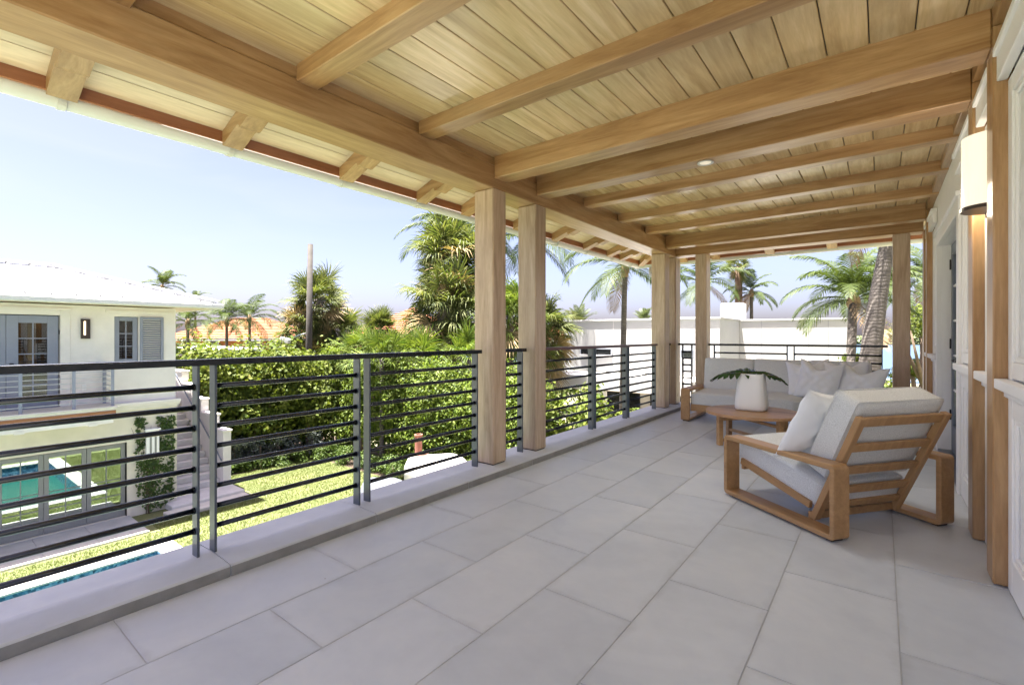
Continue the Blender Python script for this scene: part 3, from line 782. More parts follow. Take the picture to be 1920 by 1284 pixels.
def pillow(label, x, y, z, sz, yaw, tilt, roll, seed, chop=.0, thick=.2):
    p = thing('pillow', label, 'pillow', (x, y, z-sz*.45), group=None)
    q = mobj('cover', pillow_mesh(sz, sz, thick, seed, chop=chop), 'pillow_linen', p, (0, 0, sz*.45))
    q.rotation_euler = (Matrix.Rotation(yaw, 3, 'Z')@Matrix.Rotation(math.radians(tilt), 3, 'X')@Matrix.Rotation(math.radians(roll), 3, 'Z')).to_euler()
pillow('white pillow tucked at the back of the left pair on the sofa', -.80, 7.74, .67, .52, .1, 80, 4, 21, .12)
pillow('white pillow with a pointed corner at the front of the left pair on the sofa', -.66, 7.55, .66, .54, -.25, 76, -6, 22, .20)
pillow('white pillow at the back of the right pair on the sofa', -.36, 7.74, .67, .52, .05, 80, 3, 23, .16)
pillow('white pillow at the front of the right pair nearest the sofa end', -.22, 7.56, .63, .55, -.2, 74, -8, 24, .20)

# ---- round coffee table
TX, TY, TR, TZ = -1.19, 6.15, .51, .38
tb = thing('coffee_table', 'round teak coffee table with plank top between armchair and sofa', 'table', (TX, TY, 0))
npl = 9
for i in range(npl):
    a, b = -TR+2*TR*i/npl+.001, -TR+2*TR*(i+1)/npl-.001
    k = 8; up_, dn_ = [], []
    for j in range(k+1):
        yv = a+(b-a)*j/k; xx = math.sqrt(max(.0004, TR*TR-yv*yv)); up_.append((xx, yv)); dn_.append((-xx, yv))
    mobj('top_plank', prism(up_+dn_[::-1], TZ-.032, TZ+rnd.uniform(-.0004, .0004), 'z'), 'table_wood', tb)
for k in range(4):
    a = math.radians(-131+90*k); c, s = math.cos(a), math.sin(a)
    bar('leg', (c*.43, s*.43, .004), (c*.43, s*.43, TZ-.033), .055, .055, 'teak_z', tb, up=(c, s, 0))
for k in range(2):
    a = math.radians(-131+90*k); c, s = math.cos(a)*.40, math.sin(a)*.40
    bar('stretcher', (c, s, TZ-.08-.031*k), (-c, -s, TZ-.08-.031*k), .04, .03, 'teak_x', tb)
    bar('low_stretcher', (c, s, .06+.031*k), (-c, -s, .06+.031*k), .04, .03, 'teak_x', tb)
# planter
VX, VY = -1.225, 6.27
va = thing('planter_vase', 'tapered white ceramic vase with rounded square sides on the coffee table', 'vase', (VX, VY, TZ+.001), .04)
prof = [(.165, 0), (.185, .008), (.196, .03), (.198, .07), (.19, .16), (.178, .28), (.165, .39), (.160, .425), (.155, .432), (.146, .425), (.15, .36), (.15, .1)]
N_ = 40; vv, ff = [], []
for r_, z_ in prof:
    for k in range(N_):
        a = 2*math.pi*k/N_; e = 4.6
        q = (abs(math.cos(a))**e+abs(math.sin(a))**e)**(-1/e); vv.append((r_*.87*q*math.cos(a), r_*.87*q*math.sin(a), z_))
for i in range(len(prof)-1):
    for k in range(N_): a = i*N_+k; b = i*N_+(k+1) % N_; ff.append((a, b, b+N_, a+N_))
ff.append(tuple(range(N_))[::-1]); ff.append(tuple(range((len(prof)-1)*N_, len(prof)*N_)))
mobj('vase_body', mesh(vv, ff, True), 'ceramic_white', va)
def monstera(L, seed):
    """split leaf, midrib along +x from the origin; made of lobes"""
    rng = random.Random(seed); V, Fs = [], []
    n = 7
    def zz(x, y): return .10*math.sin(min(1, x/L)*2.2)*L-.32*(x/L)**2.2*L-.9*abs(y)**1.5
    for s in (1, -1):
        for i in range(n):
            t0, t1 = i/n, (i+.88)/n
            wm = L*.50*math.sin(math.pi*min(1, (.12+(i+.5)/n*.86)))**.7*(1-.25*i/n)
            x0, x1 = -.05*L+t0*L*1.0, -.05*L+t1*L*1.0
            fw = .22*L*(-.9 if i == 0 else (-.2 if i == 1 else .45+.5*i/n))
            rows = 5; base = len(V)
            for r in range(rows+1):
                q = r/rows; ww = wm*q
                ta = (1-(max(0, q-.55)/.45)**2*.8)
                c = (x0+x1)/2+fw*q**1.3; h_ = (x1-x0)/2*ta*(1+.35*math.sin(q*2.6))
                for xx in (c-h_, c+h_): V.append((xx, s*ww, zz(max(0, xx), ww)+.012*math.sin(q*9+i)))
            for r in range(rows):
                a = base+r*2; f = (a, a+1, a+3, a+2); Fs.append(f if s > 0 else f[::-1])
    rib = [(-.05*L+t*L*1.02/8, 0, zz(max(0, t*L/8), 0)+.004) for t in range(9)]
    v2, f2 = tube_geo(rib, [.006*(1-.08*k) for k in range(9)], 5); b = len(V); V += v2; Fs += [tuple(i+b for i in f) for f in f2]
    return mesh(V, Fs, True)
for lab, rz, tilt, L, dz in (('dark split monstera leaf drooping over the left side of the vase', math.radians(205), .03, .40, .435),
                             ('dark split monstera leaf lying over the middle of the vase rim', math.radians(120), .12, .36, .445),
                             ('dark split monstera leaf hanging over the right rim of the vase', math.radians(20), -.1, .34, .44)):
    t = thing('monstera_leaf', lab, 'leaf', (VX, VY, TZ+.44), rz)
    mobj('blade', monstera(L, int(L*100)), 'monstera_leaf', t, (.03, 0, dz-.435), (0, -tilt, 0))
    tube('stalk', [(.03, 0, .02), (.0, 0, 0), (-.03, .01, -.12), (-.04, .01, -.3)], .005, 'monstera_leaf', t, 6)


# ================================================================== GROUND, LAWN, POOL
def sheet(name, rects, z, mat, kind='structure', parent=None):
    v, f = [], []
    for x0, x1, y0, y1 in rects:
        b = len(v); v += [(x0, y0, z), (x1, y0, z), (x1, y1, z), (x0, y1, z)]; f.append((b, b+1, b+2, b+3))
    ob = mobj(name, mesh(v, f), mat, parent)
    if kind: ob['kind'] = kind
    return ob
PLX0, PLX1, PLY0, PLY1 = -12.42, -6.4, -10., 3.5       # pool opening
BIG = 1500
sheet('ground', [(-BIG, PLX0-.02, -BIG, BIG), (PLX1+.02, BIG, -BIG, BIG), (PLX0-.02, PLX1+.02, PLY1+.02, BIG), (PLX0-.02, PLX1+.02, -BIG, PLY0-.02)], G-.01, 'ground_mat')
sheet('lawn', [(-17.2, PLX0-.02, -10, 9.9), (PLX1+.02, -3.6, -10, 9.9), (PLX0-.02, PLX1+.02, PLY1+.02, 9.9)], G, 'lawn_grass')
sheet('planting_bed', [(-22, -17.2, 5.9, 12.5), (-17.2, -2, 9.9, 12.5)], G+.004, 'soil')
rng = np.random.default_rng(3)
def grass(n, rects):
    P = []
    ar = np.array([(r[1]-r[0])*(r[3]-r[2]) for r in rects]); pk = rng.choice(len(rects), n, p=ar/ar.sum()); R = np.array(rects)[pk]
    x = R[:, 0]+(R[:, 1]-R[:, 0])*rng.random(n); y = R[:, 2]+(R[:, 3]-R[:, 2])*rng.random(n)
    a = rng.random(n)*6.28; h_ = rng.uniform(.02, .055, n); w_ = .006
    b0_ = np.stack([x-np.cos(a)*w_, y-np.sin(a)*w_, np.full(n, G)], 1); b1_ = np.stack([x+np.cos(a)*w_, y+np.sin(a)*w_, np.full(n, G)], 1)
    t = np.stack([x+rng.normal(0, .02, n), y+rng.normal(0, .02, n), G+h_], 1)
    V = np.stack([b0_, b1_, t], 1).reshape(-1, 3); Q = np.arange(n*3).reshape(-1, 3)
    return grid_mesh_np(V, Q)
gr = mobj('grass_blades', grass(130000, [(-13.65, -12.65, -2, 3.9), (-14.2, -6.0, 3.9, 9.85), (-17.1, -14.2, 6.5, 9.85)]), 'grass_blade')
tag(gr, 'short sunlit grass blades of the lawn', 'grass', kind='stuff')
# pool
pool = thing('swimming_pool', None, None, (-9.3, 0, G), kind='structure')
def pb(name, x0, x1, y0, y1, z0, z1, mat, bev=.006): return box(name, x0, x1, y0, y1, z0, z1, mat, pool, bev)
pb('pool_wall', PLX0-.1, PLX0, PLY0, PLY1, G-1.6, G-.001, 'pool_mosaic', 0); pb('pool_wall', PLX1, PLX1+.1, PLY0, PLY1, G-1.6, G-.001, 'pool_mosaic', 0)
pb('pool_wall', PLX0-.1, PLX1+.1, PLY1, PLY1+.1, G-1.6, G-.002, 'pool_mosaic', 0)
pb('pool_floor', PLX0, PLX1, PLY0, PLY1, G-1.7, G-1.6, 'pool_mosaic', 0)
pb('water', PLX0+.001, PLX1-.001, PLY0, PLY1-.001, G-.36, G-.32, 'pool_water', 0)
y = PLY1
while y > -7:
    pb('coping_stone', PLX0-.27, PLX0+.02, y-.6+.003, y-.003, G+.002, G+.045, 'coping_stone'); pb('coping_stone', PLX1-.02, PLX1+.36, y-.6+.003, y-.003, G+.002, G+.045, 'coping_stone'); y -= .6
x = PLX0-.27
while x < PLX1+.3:
    pb('coping_stone', x+.003, min(x+.6, PLX1+.36)-.003, PLY1+.003, PLY1+.37, G+.002, G+.046, 'coping_stone'); x += .6
# our house below the terrace
lw = thing('lower_house_wall', 'white ground floor wall of the house below the terrace', 'wall', (-2.9, 3, G))
box('wall_body', -2.95, 1.5, YA, 8.5, G, -.30, 'stucco_white', lw, bev=0)

# ================================================================== GUEST HOUSE
FX = -15.3
gh = thing('guest_house', 'two storey white guest house with white metal hip roof and grey glazed doors', 'house', (FX, 3, G))
GL = Vector(gh.location)
def Fp(u, v): p = atX(u, v, FX); return p.y, p.z
def gb(name, x0, x1, y0, y1, z0, z1, mat, bev=.004, parent=None): return box(name, x0, x1, y0, y1, z0, z1, mat, parent or gh, bev)
def pane_wall(name, X, thick, ys_, zs_, openings, mat):
    ys_ = sorted(set(ys_+[q for o_ in openings for q in o_[:2]])); zs_ = sorted(set(zs_+[q for o_ in openings for q in o_[2:]]))
    bm = bmesh.new()
    cell = {}
    for i in range(len(ys_)-1):
        for j in range(len(zs_)-1):
            cy, cz = (ys_[i]+ys_[i+1])/2, (zs_[j]+zs_[j+1])/2
            cell[i, j] = not any(a < cy < b and c < cz < d for a, b, c, d in openings)
    def V(x, i, j): return bm.verts.new((x, ys_[i], zs_[j]))
    for (i, j), on in cell.items():
        if not on: continue
        f = [V(X, i, j), V(X, i+1, j), V(X, i+1, j+1), V(X, i, j+1)]; bm.faces.new(f)
        for di, dj, (a, b) in ((-1, 0, ((i, j), (i, j+1))), (1, 0, ((i+1, j+1), (i+1, j))), (0, -1, ((i+1, j), (i, j))), (0, 1, ((i, j+1), (i+1, j+1)))):
            if not cell.get((i+di, j+dj), False):
                bm.faces.new([V(X, *a), V(X, *b), V(X-thick, *b), V(X-thick, *a)])
    bmesh.ops.remove_doubles(bm, verts=bm.verts, dist=.0005); bmesh.ops.recalc_face_normals(bm, faces=bm.faces)
    me = bpy.data.meshes.new('wall'); bm.to_mesh(me); bm.free(); return me
YH = 4.73
ytop = H+.74
ud_y1, ud_z1 = Fp(112.7, 591); ud_y0 = ud_y1-1.75; ud_z0 = -.44
uw_y0, uw_z1 = Fp(214.4, 593); uw_y1, uw_z0 = Fp(259.7, 683)
ld_y1, ld_z1 = Fp(238, 829); ld_y0 = ld_y1-4.0; ld_z0 = G+.06
ZS = -.62                                              # line between the storeys
up = pane_wall('wall', FX, .2, [-6., YH], [ZS, ytop], [(ud_y0, ud_y1, ud_z0, ud_z1), (uw_y0, uw_y1, uw_z0, uw_z1)], 'x')
mobj('upper_wall', up, 'stucco_white', gh, -GL)
lo_ = pane_wall('wall', FX-.002, .2, [-6., YH-.02], [G, ZS], [(ld_y0, ld_y1, ld_z0, ld_z1)], 'x')
mobj('lower_wall', lo_, 'stucco_cream', gh, -GL)
gb('end_wall', -19.6, FX-.01, YH-.2, YH-.01, G, ytop, 'stucco_white', 0)
gb('back_wall', -19.6, -19.4, -6, YH-.2, G, ytop, 'stucco_white', 0)
gb('mid_floor', -19.4, FX-.21, -6, YH-.21, -.75, -.5, 'white_paint', 0)
gb('ground_slab', -19.4, FX-.21, -6, YH-.21, G, G+.04, 'patio_stone', 0)
gb('inner_wall', -17.6, -17.5, -6, YH-.21, G+.05, ytop, 'interior_dark', 0)
gb('upper_ceiling', -19.4, FX-.21, -6, YH-.21, ytop-.03, ytop, 'white_paint', 0)
# cornice between storeys
for dz, dx in ((0, .05), (.06, .09), (.12, .12)):
    gb('cornice', FX+.001, FX+dx, 3.28, YH+.03+dx*.5, ZS-.02+dz, ZS+.055+dz, 'stucco_white')
gb('corner_quoin', FX+.001, FX+.03, YH-.14, YH+.02, G+.02, ZS-.03, 'stucco_cream')
def glazed_leaf(parent, y0, y1, z0, z1, X, st, rt, rb, cols, rows, mat, glass, barw=.024):
    lf = bpy.data.objects.new('door_leaf', None); link(lf, parent); lf.location = Vector((X, (y0+y1)/2, z0))-GL
    for a, b in ((y0, y0+st), (y1-st, y1)): gb('leaf_stile', X-.045, X, a, b, z0, z1, mat, parent=lf)
    gb('leaf_rail', X-.045, X, y0+st+.001, y1-st-.001, z0, z0+rb, mat, parent=lf); gb('leaf_rail', X-.045, X, y0+st+.001, y1-st-.001, z1-rt, z1, mat, parent=lf)
    gy0, gy1, gz0, gz1 = y0+st, y1-st, z0+rb, z1-rt
    for i in range(cols):
        for j in range(rows):
            a, b = gy0+(gy1-gy0)*i/cols, gy0+(gy1-gy0)*(i+1)/cols; c, d = gz0+(gz1-gz0)*j/rows, gz0+(gz1-gz0)*(j+1)/rows
            gb('glass_pane', X-.026, X-.02, a+.002, b-.002, c+.002, d-.002, glass, 0, parent=lf)
    for i in range(1, cols): m_ = gy0+(gy1-gy0)*i/cols; gb('glazing_bar', X-.038, X-.006, m_-barw/2, m_+barw/2, gz0, gz1, 'slate_paint_light' if mat == 'slate_paint' else mat, .002, lf)
    for j in range(1, rows): m_ = gz0+(gz1-gz0)*j/rows; gb('glazing_bar', X-.037, X-.007, gy0, gy1, m_-barw/2, m_+barw/2, 'slate_paint_light' if mat == 'slate_paint' else mat, .002, lf)
    return lf
plain('slate_door', (.22, .24, .31), .45, var=.05)
plain('grey_door', (.22, .225, .225), .45, var=.05)
# upper balcony door: two leaves
mid = (ud_y0+ud_y1)/2
for a, b in ((ud_y0+.02, mid-.003), (mid+.003, ud_y1-.02)):
    glazed_leaf(gh, a, b, ud_z0+.01, ud_z1-.02, FX-.06, .19, .17, .22, 2, 5, 'slate_door', 'clear_glass')
for z in (-.1, .45, 1.3): gb('hinge', FX-.058, FX-.03, ud_y1-.02, ud_y1-.002, z, z+.1, 'dark_hardware', .002)
for z in (.46, .58): gb('door_lock', FX-.058, FX-.03, mid+.05, mid+.12, z, z+.07, 'dark_hardware', .004)
gb('door_frame_trim', FX+.001, FX+.03, ud_y0-.1, ud_y1+.19, ud_z1+.1, ud_z1+.17, 'stucco_white')
gb('door_frame_side', FX+.001, FX+.02, ud_y1+.005, ud_y1+.18, ud_z0, ud_z1+.099, 'stucco_white')
# upper window and its louvred shutter
glazed_leaf(gh, uw_y0+.01, uw_y1-.01, uw_z0+.01, uw_z1-.01, FX-.05, .10, .10, .14, 2, 3, 'slate_door', 'clear_glass')
gb('window_trim', FX+.001, FX+.02, uw_y0-.18, uw_y1+.75, uw_z1+.10, uw_z1+.16, 'stucco_white')
sy0, sz1 = Fp(262, 594); sy1, sz0 = Fp(306, 684)
sh = bpy.data.objects.new('shutter', None); link(sh, gh); sh.location = Vector((FX, sy0, sz0))-GL
for a, b in ((sy0, sy0+.06), (sy1-.06, sy1)): gb('shutter_stile', FX+.004, FX+.045, a, b, sz0, sz1, 'slate_door', parent=sh)
for a, b in ((sz0, sz0+.09), (sz1-.07, sz1)): gb('shutter_rail', FX+.004, FX+.045, sy0+.061, sy1-.061, a, b, 'slate_door', parent=sh)
nl = 19
for k in range(nl):
    z = sz0+.10+(sz1-sz0-.18)*(k+.5)/nl
    bar('louvre', Vector((FX+.025, sy0+.061, z))-Vector((FX, sy0, sz0)), Vector((FX+.025, sy1-.061, z))-Vector((FX, sy0, sz0)), .045, .008, 'slate_door', sh, up=(.8, 0, 1), bev=.001)
# wall lamp
lu0, lz1 = Fp(151, 598); lu1, lz0 = Fp(168, 635)
gl_ = thing('wall_lantern', 'lit slim bronze box lantern beside the upper guest house door', 'lamp', (FX, (lu0+lu1)/2, lz0))
q = Vector(gl_.location)
box('back_plate', FX+.001, FX+.03, lu0, lu1, lz0, lz1, 'bronze', gl_, .003)
box('glow_panel', FX+.031, FX+.06, lu0+.05, lu1-.05, lz0+.09, lz1-.055, 'small_lamp', gl_, .003)
for a, b in ((lu0, lu0+.045), (lu1-.045, lu1), ((lu0+lu1)/2+.0, (lu0+lu1)/2+.05)): box('front_bar', FX+.061, FX+.085, a, b, lz0, lz1, 'bronze', gl_, .003)
for a, b in ((lz0, lz0+.08), (lz1-.05, lz1)): box('cap', FX+.031, FX+.084, lu0+.0455, lu1-.0455, a, b, 'bronze', gl_, .003)
# outlet and table lamp behind the glass
gb('outlet_cover', FX+.001, FX+.012, *sorted((Fp(153, 720)[0], Fp(162, 720)[0])), Fp(153, 733)[1], Fp(153, 721)[1], 'outlet_white')
tl = thing('table_lamp', 'table lamp with orange shade seen behind the upper door glass', 'lamp', (FX-.8, ud_y1-.45, .35))
mobj('lamp_shade', mesh(*lathe([(.17, .25), (.14, .5)], 20), smooth=True), 'lamp_orange', tl)
mobj('lamp_base', mesh(*lathe([(.10, 0), (.11, .05), (.05, .16), (.02, .25)], 16), smooth=True), 'dark_hardware', tl)
# balcony slab, corbels, railing
BXo, BY1 = -14.42, 3.22
gb('balcony_slab', FX+.001, BXo, -6, BY1, -.60, -.45, 'stucco_white'); gb('balcony_cap', FX+.001, BXo+.05, -6, BY1+.05, -.449, -.40, 'coping_stone')
gb('balcony_fascia', BXo+.001, BXo+.02, -6, BY1+.02, -.575, -.50, 'fascia_wood'); gb('balcony_fascia', FX+.01, BXo, BY1+.001, BY1+.02, -.575, -.50, 'fascia_wood_x')
gb('balcony_beam', BXo-.3, BXo-.02, -6, BY1-.02, -.80, -.602, 'stucco_white')
for y in (2.75, 1.55, .35): gb('corbel', FX+.001, BXo-.02, y, y+.16, -.83, -.68, 'stucco_white')
plain('light_rail', (.42, .43, .46), .35, metal=.3)
for y in (BY1-.06, BY1-.75, BY1-1.6, .2): gb('balcony_post', BXo-.055, BXo-.04, y, y+.06, -.40, .62, 'slate_door', .002)
for xx in (BXo-.8, BXo-.75): gb('balcony_post', xx, xx+.015, BY1-.06, BY1, -.40, .62, 'slate_door', .002)
for k in range(8):
    z = -.28+.115*k
    gb('balcony_bar', BXo-.056, BXo-.042, -6, BY1-.061, z, z+.016, 'light_rail', 0)
    gb('balcony_bar', FX+.001, BXo-.057, BY1-.038, BY1-.024, z+.001, z+.015, 'light_rail', 0)
gb('balcony_top_rail', BXo-.075, BXo-.025, -6, BY1, .621, .655, 'slate_door')
# lower folding doors
for k in range(5):
    a, b = ld_y1-.02-.755*(k+1)+.004, ld_y1-.02-.755*k-.004
    if b < ld_y0: break
    glazed_leaf(gh, a, b, ld_z0+.01, ld_z1-.02, FX-.06, .085, .10, .16, 2, 4, 'grey_door', 'coated_glass', .02)
gb('door_frame', FX-.10, FX-.001, ld_y1-.018, ld_y1-.001, ld_z0, ld_z1-.002, 'dark_hardware', .001)
# porch and its pale edge
po = thing('porch_paving', None, None, (-14.5, 0, G), kind='structure')
y = 3.72
while y > -5:
    box('paving_slab', FX+.003, -14.02, y-.9+.003, y-.003, G-.05, G+.05, 'patio_stone', po, .004)
    box('edge_stone', -14.015, -13.72, y-.9+.003, y-.003, G-.05, G+.052, 'coping_stone', po, .005); y -= .9
plain('roof_seam_shade', (.09, .092, .10), .5)  # shade lines along the seams, painted as a dark seam colour
# roof: hip with standing seams
EXo, EYo, EZ = -14.62, 5.52, H+.84
pit = .32; RA = 2.9
def roofz(a): return EZ+.05+a*pit
rf = bpy.data.objects.new('roof', None); link(rf, gh); rf.location = Vector((EXo, EYo, EZ))-GL
RO = Vector((EXo, EYo, EZ))
ysm = [EYo-.42*k for k in range(0, 30)]
for k in range(len(ysm)-1):
    y1, y0 = ysm[k], ysm[k+1]
    a1 = min(RA, EYo-y1); a0 = min(RA, EYo-y0)
    pts = [(EXo, y1, roofz(0)), (EXo-a1, y1, roofz(a1)), (EXo-a0, y0, roofz(a0)), (EXo, y0, roofz(0))]
    if a1 < .01: pts.pop(1)
    v = [Vector(p)-RO for p in pts]; v += [p+Vector((0, 0, .03)) for p in v]; n = len(pts)
    f = [tuple(range(n))[::-1], tuple(range(n, 2*n))]+[(i, (i+1) % n, (i+1) % n+n, i+n) for i in range(n)]
    mobj('roof_panel', mesh(v, f), 'roof_metal', rf)
    if a0 > .05: bar('seam', Vector((EXo+.005, y0, roofz(0)+.045))-RO, Vector((EXo-a0+.02, y0, roofz(a0)+.045))-RO, .030, .05, 'roof_seam_shade', rf, up=(pit, 0, 1), bev=.003)
# end slope and back slope as plain sheets, ridge and hip caps
c0, c1, c2 = (EXo, EYo, roofz(0)+.02), (EXo-RA, EYo-RA, roofz(RA)+.02), (EXo-2*RA, EYo, roofz(0)+.02)
mobj('end_slope', mesh([Vector(p)-RO for p in (c0, c2, c1)], [(0, 1, 2)]), 'roof_metal', rf)
mobj('back_slope', mesh([Vector(p)-RO for p in (c1, c2, (EXo-2*RA, -7, roofz(0)+.02), (EXo-RA, -7, roofz(RA)+.02))], [(0, 1, 2, 3)]), 'roof_metal', rf)
bar('hip_cap', Vector(c0)+Vector((0, 0, .06))-RO, Vector(c1)+Vector((0, 0, .06))-RO, .26, .05, 'roof_metal', rf)
bar('ridge_cap', Vector(c1)+Vector((0, .1, .06))-RO, Vector((EXo-RA, -7, roofz(RA)+.08))-RO, .26, .05, 'roof_metal', rf)
bar('hip_trim', Vector(c0)+Vector((.14, -.14, .018))-RO, Vector(c1)+Vector((.14, -.14, .018))-RO, .03, .04, 'grey_roof', rf)
gb('roof_gutter', EXo-.01, EXo+.12, -6.5, EYo+.12, EZ-.09, EZ+.045, 'white_gutter', .025)
gb('roof_gutter', -20.4, EXo-.011, EYo, EYo+.12, EZ-.09, EZ+.045, 'white_gutter', .025)
gb('eave_soffit', -20.3, EXo-.012, -6.5, EYo-.01, EZ-.075, EZ-.055, 'soffit_wood', 0)
# vine, lantern box and stairs
rng = np.random.default_rng(11)
def vine_pts():
    P, N = [], []
    y0, y1 = Fp(255, 900)[0], YH-.06
    while len(P) < 1500:
        y = rng.uniform(y0, y1); z = rng.uniform(G+.1, Fp(290, 780)[1])
        t = (z-G)/2.6; den = .25+.75*min(1, t*1.05)
        den *= .55+.45*math.sin(y*9+z*5)*math.sin(z*6-y*4)
        edge = min(1, (y1-y)*5+.2)
        if t < .3 and abs(y-(y0+.45)) > .22+t*1.2: continue
        if abs(y-Fp(283, 830)[0]) < .16 and -1.75 < z < -.85: continue
        if rng.random() < den: P.append((FX+rng.uniform(.02, .11), y, z)); N.append((1, 0, .2))
    return np.array(P), np.array(N, dtype=float)
VP_, VN_ = vine_pts()
vi = thing('climbing_vine', 'green climbing vine trained on the guest house wall beside the stairs', 'vine', (FX+.03, 4.1, G))
tag(mobj('foliage', leaf_mesh(VP_, VN_, .085, rng, 1.5, .2), 'vine_leaf', vi, -Vector(vi.location)), kind='stuff')
for k in range(6):
    y0 = 4.05+k*.03; pts = [(FX+.03, y0-4.1+.0, 0)]
    pts = [Vector((.03-.0, (k-2.5)*.02+(k-2.5)*.13*t*t+.03*math.sin(t*9+k), t*2.3)) for t in np.linspace(0, 1, 8)]
    tube('stem', pts, [.012-.008*t for t in np.linspace(0, 1, 8)], 'bark', vi, 5)
ny0, ny1 = Fp(274, 830)[0], Fp(293, 830)[0]; nz1, nz0 = Fp(283, 806)[1], Fp(283, 851)[1]
nb = thing('box_lantern', 'white box lantern with grey slots set in the climbing vine', 'lamp', (FX, (ny0+ny1)/2, nz0))
box('lantern_body', FX+.001, FX+.14, ny0-.03, ny1+.03, nz0-.02, nz1, 'white_paint', nb, .006)
for a in (.18, .66): box('slot', FX+.1405, FX+.15, ny0+(ny1-ny0)*a, ny0+(ny1-ny0)*(a+.2), nz0, nz1-.12, 'grey_door', nb, .002)
box('lantern_cap', FX+.001, FX+.17, ny0-.06, ny1+.06, nz1+.001, nz1+.05, 'white_paint', nb, .006)
stt = thing('garden_stairs', 'pale stone outside staircase with stepped white side wall beside the guest house', 'stairs', (-15.7, 5.4, G))
for k in range(17):
    x1 = -15.60-.27*k; box('step', x1-.30, x1, YH+.02, 6.04, G+.17*k+(.001 if k else 0), G+.17*(k+1), 'stone_step', stt, .012)
box('bottom_step', -15.598, -14.75, YH-.25, 6.3, G+.002, G+.17, 'stone_step', stt, .015)
box('bottom_step', -14.749, -14.25, YH-.45, 6.3, G+.002, G+.10, 'coping_stone', stt, .015)
for i, (xa, xb_, zt) in enumerate(((-15.62, -16.45, -1.62), (-16.452, -17.3, -1.22), (-17.302, -18.15, -.80), (-18.152, -19.0, -.38), (-19.002, -20.2, .02))):
    box('side_wall', xb_, xa, 6.05, 6.27, G+.003, zt, 'stucco_white', stt, .006); box('side_wall_cap', xb_-.0, xa+.03, 6.02, 6.30, zt+.001, zt+.05, 'stucco_white', stt, .008)
hr = [Vector((-15.55, 5.98, G+.95)), Vector((-15.65, 5.98, G+1.02)), Vector((-20., 5.98, G+3.75))]
tube('handrail', [p-Vector(stt.location) for p in hr], .022, 'slate_paint', stt, 8)
for t in (.1, .4, .7): p = hr[1].lerp(hr[2], t); tube('rail_bracket', [p-Vector(stt.location), p+Vector((0, .08, -.03))-Vector(stt.location)], .012, 'slate_paint', stt, 6)

# ================================================================== GARDEN THINGS
ov = thing('pizza_oven', 'white plastered vaulted garden oven with terracotta chimney by the hedge', 'oven', (-8.46, 8.25, G+.14), .9)
def vault(L, r, z0, n=16, m_=12):
    v, f = [], []
    for j in range(m_+1):
        t = j/m_; x_ = L*(t-.5); e = 1-max(0, (t-.55)/.45)**2.5*.85
        if t < .06: e *= .9+t*1.6
        for i in range(n+1):
            a = math.pi*i/n; v.append((x_, r*e*math.cos(a), z0+r*1.02*e**.8*math.sin(a)))
    k = n+1
    for j in range(m_):
        for i in range(n): f.append((j*k+i, (j+1)*k+i, (j+1)*k+i+1, j*k+i+1))
    f.append(tuple(range(k))); f.append(tuple(range(m_*k, m_*k+k))[::-1]); return mesh(v, f, True)
mobj('oven_base', box_mesh(1.7, 1.5, 1.08, .02), 'oven_plaster', ov, (0, 0, .406))
mobj('vault', vault(1.5, .66, .95), 'oven_plaster', ov)
ck = (-.62, .12)
mobj('oven_front', mesh(*lathe([(.34, .95), (.34, 1.35), (.26, 1.52), (.17, 1.6)], 20), smooth=True), 'oven_plaster', ov, (ck[0], ck[1], 0))
mobj('chimney', mesh(*lathe([(.11, 1.595), (.11, 1.62), (.088, 1.63), (.088, 2.08), (.104, 2.085), (.104, 2.12), (.07, 2.12), (.07, 1.8)], 20), smooth=False), 'terracotta_pipe', ov, (ck[0], ck[1], 0))
mobj('chimney_tile', box_mesh(.30, .26, .03, .004), 'terracotta_pipe', ov, (ck[0]+.1, ck[1]-.1, 1.615))
gc = thing('covered_grill', 'pale blue grey rounded garden grill cover beside the white oven', 'grill', (-9.75, 7.55, G), .6)
mobj('cover', vault(1.15, .48, .62, 12, 8), 'cover_cloth', gc)
mobj('cover_skirt', box_mesh(1.14, .95, .60, .03), 'cover_cloth', gc, (0, 0, .32))
# ---- hedges and shrubs
rng = np.random.default_rng(21)
def shrub(name, label, cat, x, y, rx, ry, z0, z1, n, size, mat, group=None, stems=4, aspect=1.6, up_=.4, shell=.6):
    t = thing(name, label, cat, (x, y, G+.005), group=group)
    cs = []
    h_ = z1-z0; k = max(2, int(h_/.55))
    for i in range(k*2):
        zc = z0+h_*(.12+.76*(i/(k*2-1))); a = rng.uniform(0, 6.28)
        cs.append((np.array((rng.uniform(-.38, .38)*rx, rng.uniform(-.3, .3)*ry, zc-G)), np.array((rx*rng.uniform(.6, .85), ry*rng.uniform(.65, .9), h_*rng.uniform(.2, .3)))))
    P, N = blob_points(cs, n, rng, shell)
    P[:, 2] = np.maximum(P[:, 2], .03)
    tag(mobj('foliage', leaf_mesh(P, N, size, rng, aspect, up_), mat, t), kind='stuff')
    for i in range(stems):
        a = rng.uniform(0, 6.28); b = rng.uniform(.05, .25)*min(rx, ry)
        p0 = Vector((math.cos(a)*b, math.sin(a)*b, 0)); p1 = Vector((math.cos(a)*b*2.4, math.sin(a)*b*2.4, (z0-G)+.65*h_))
        tube('trunk', [p0, p0.lerp(p1, .4)+Vector((rng.uniform(-.05, .05), rng.uniform(-.05, .05), 0)), p1], [.04, .032, .015], 'bark', t, 6)
    return t
SGL = 'sea grape shrub with round yellow green leaves in the raised row behind the lawn'
sgp = [(-18.5, 6.9), (-18.3, 7.9), (-18.1, 8.9), (-17.9, 9.9), (-17.3, 10.8), (-20.2, 7.3), (-19.9, 8.7), (-19.5, 10.1), (-18.8, 11.3), (-21.6, 7.8)]
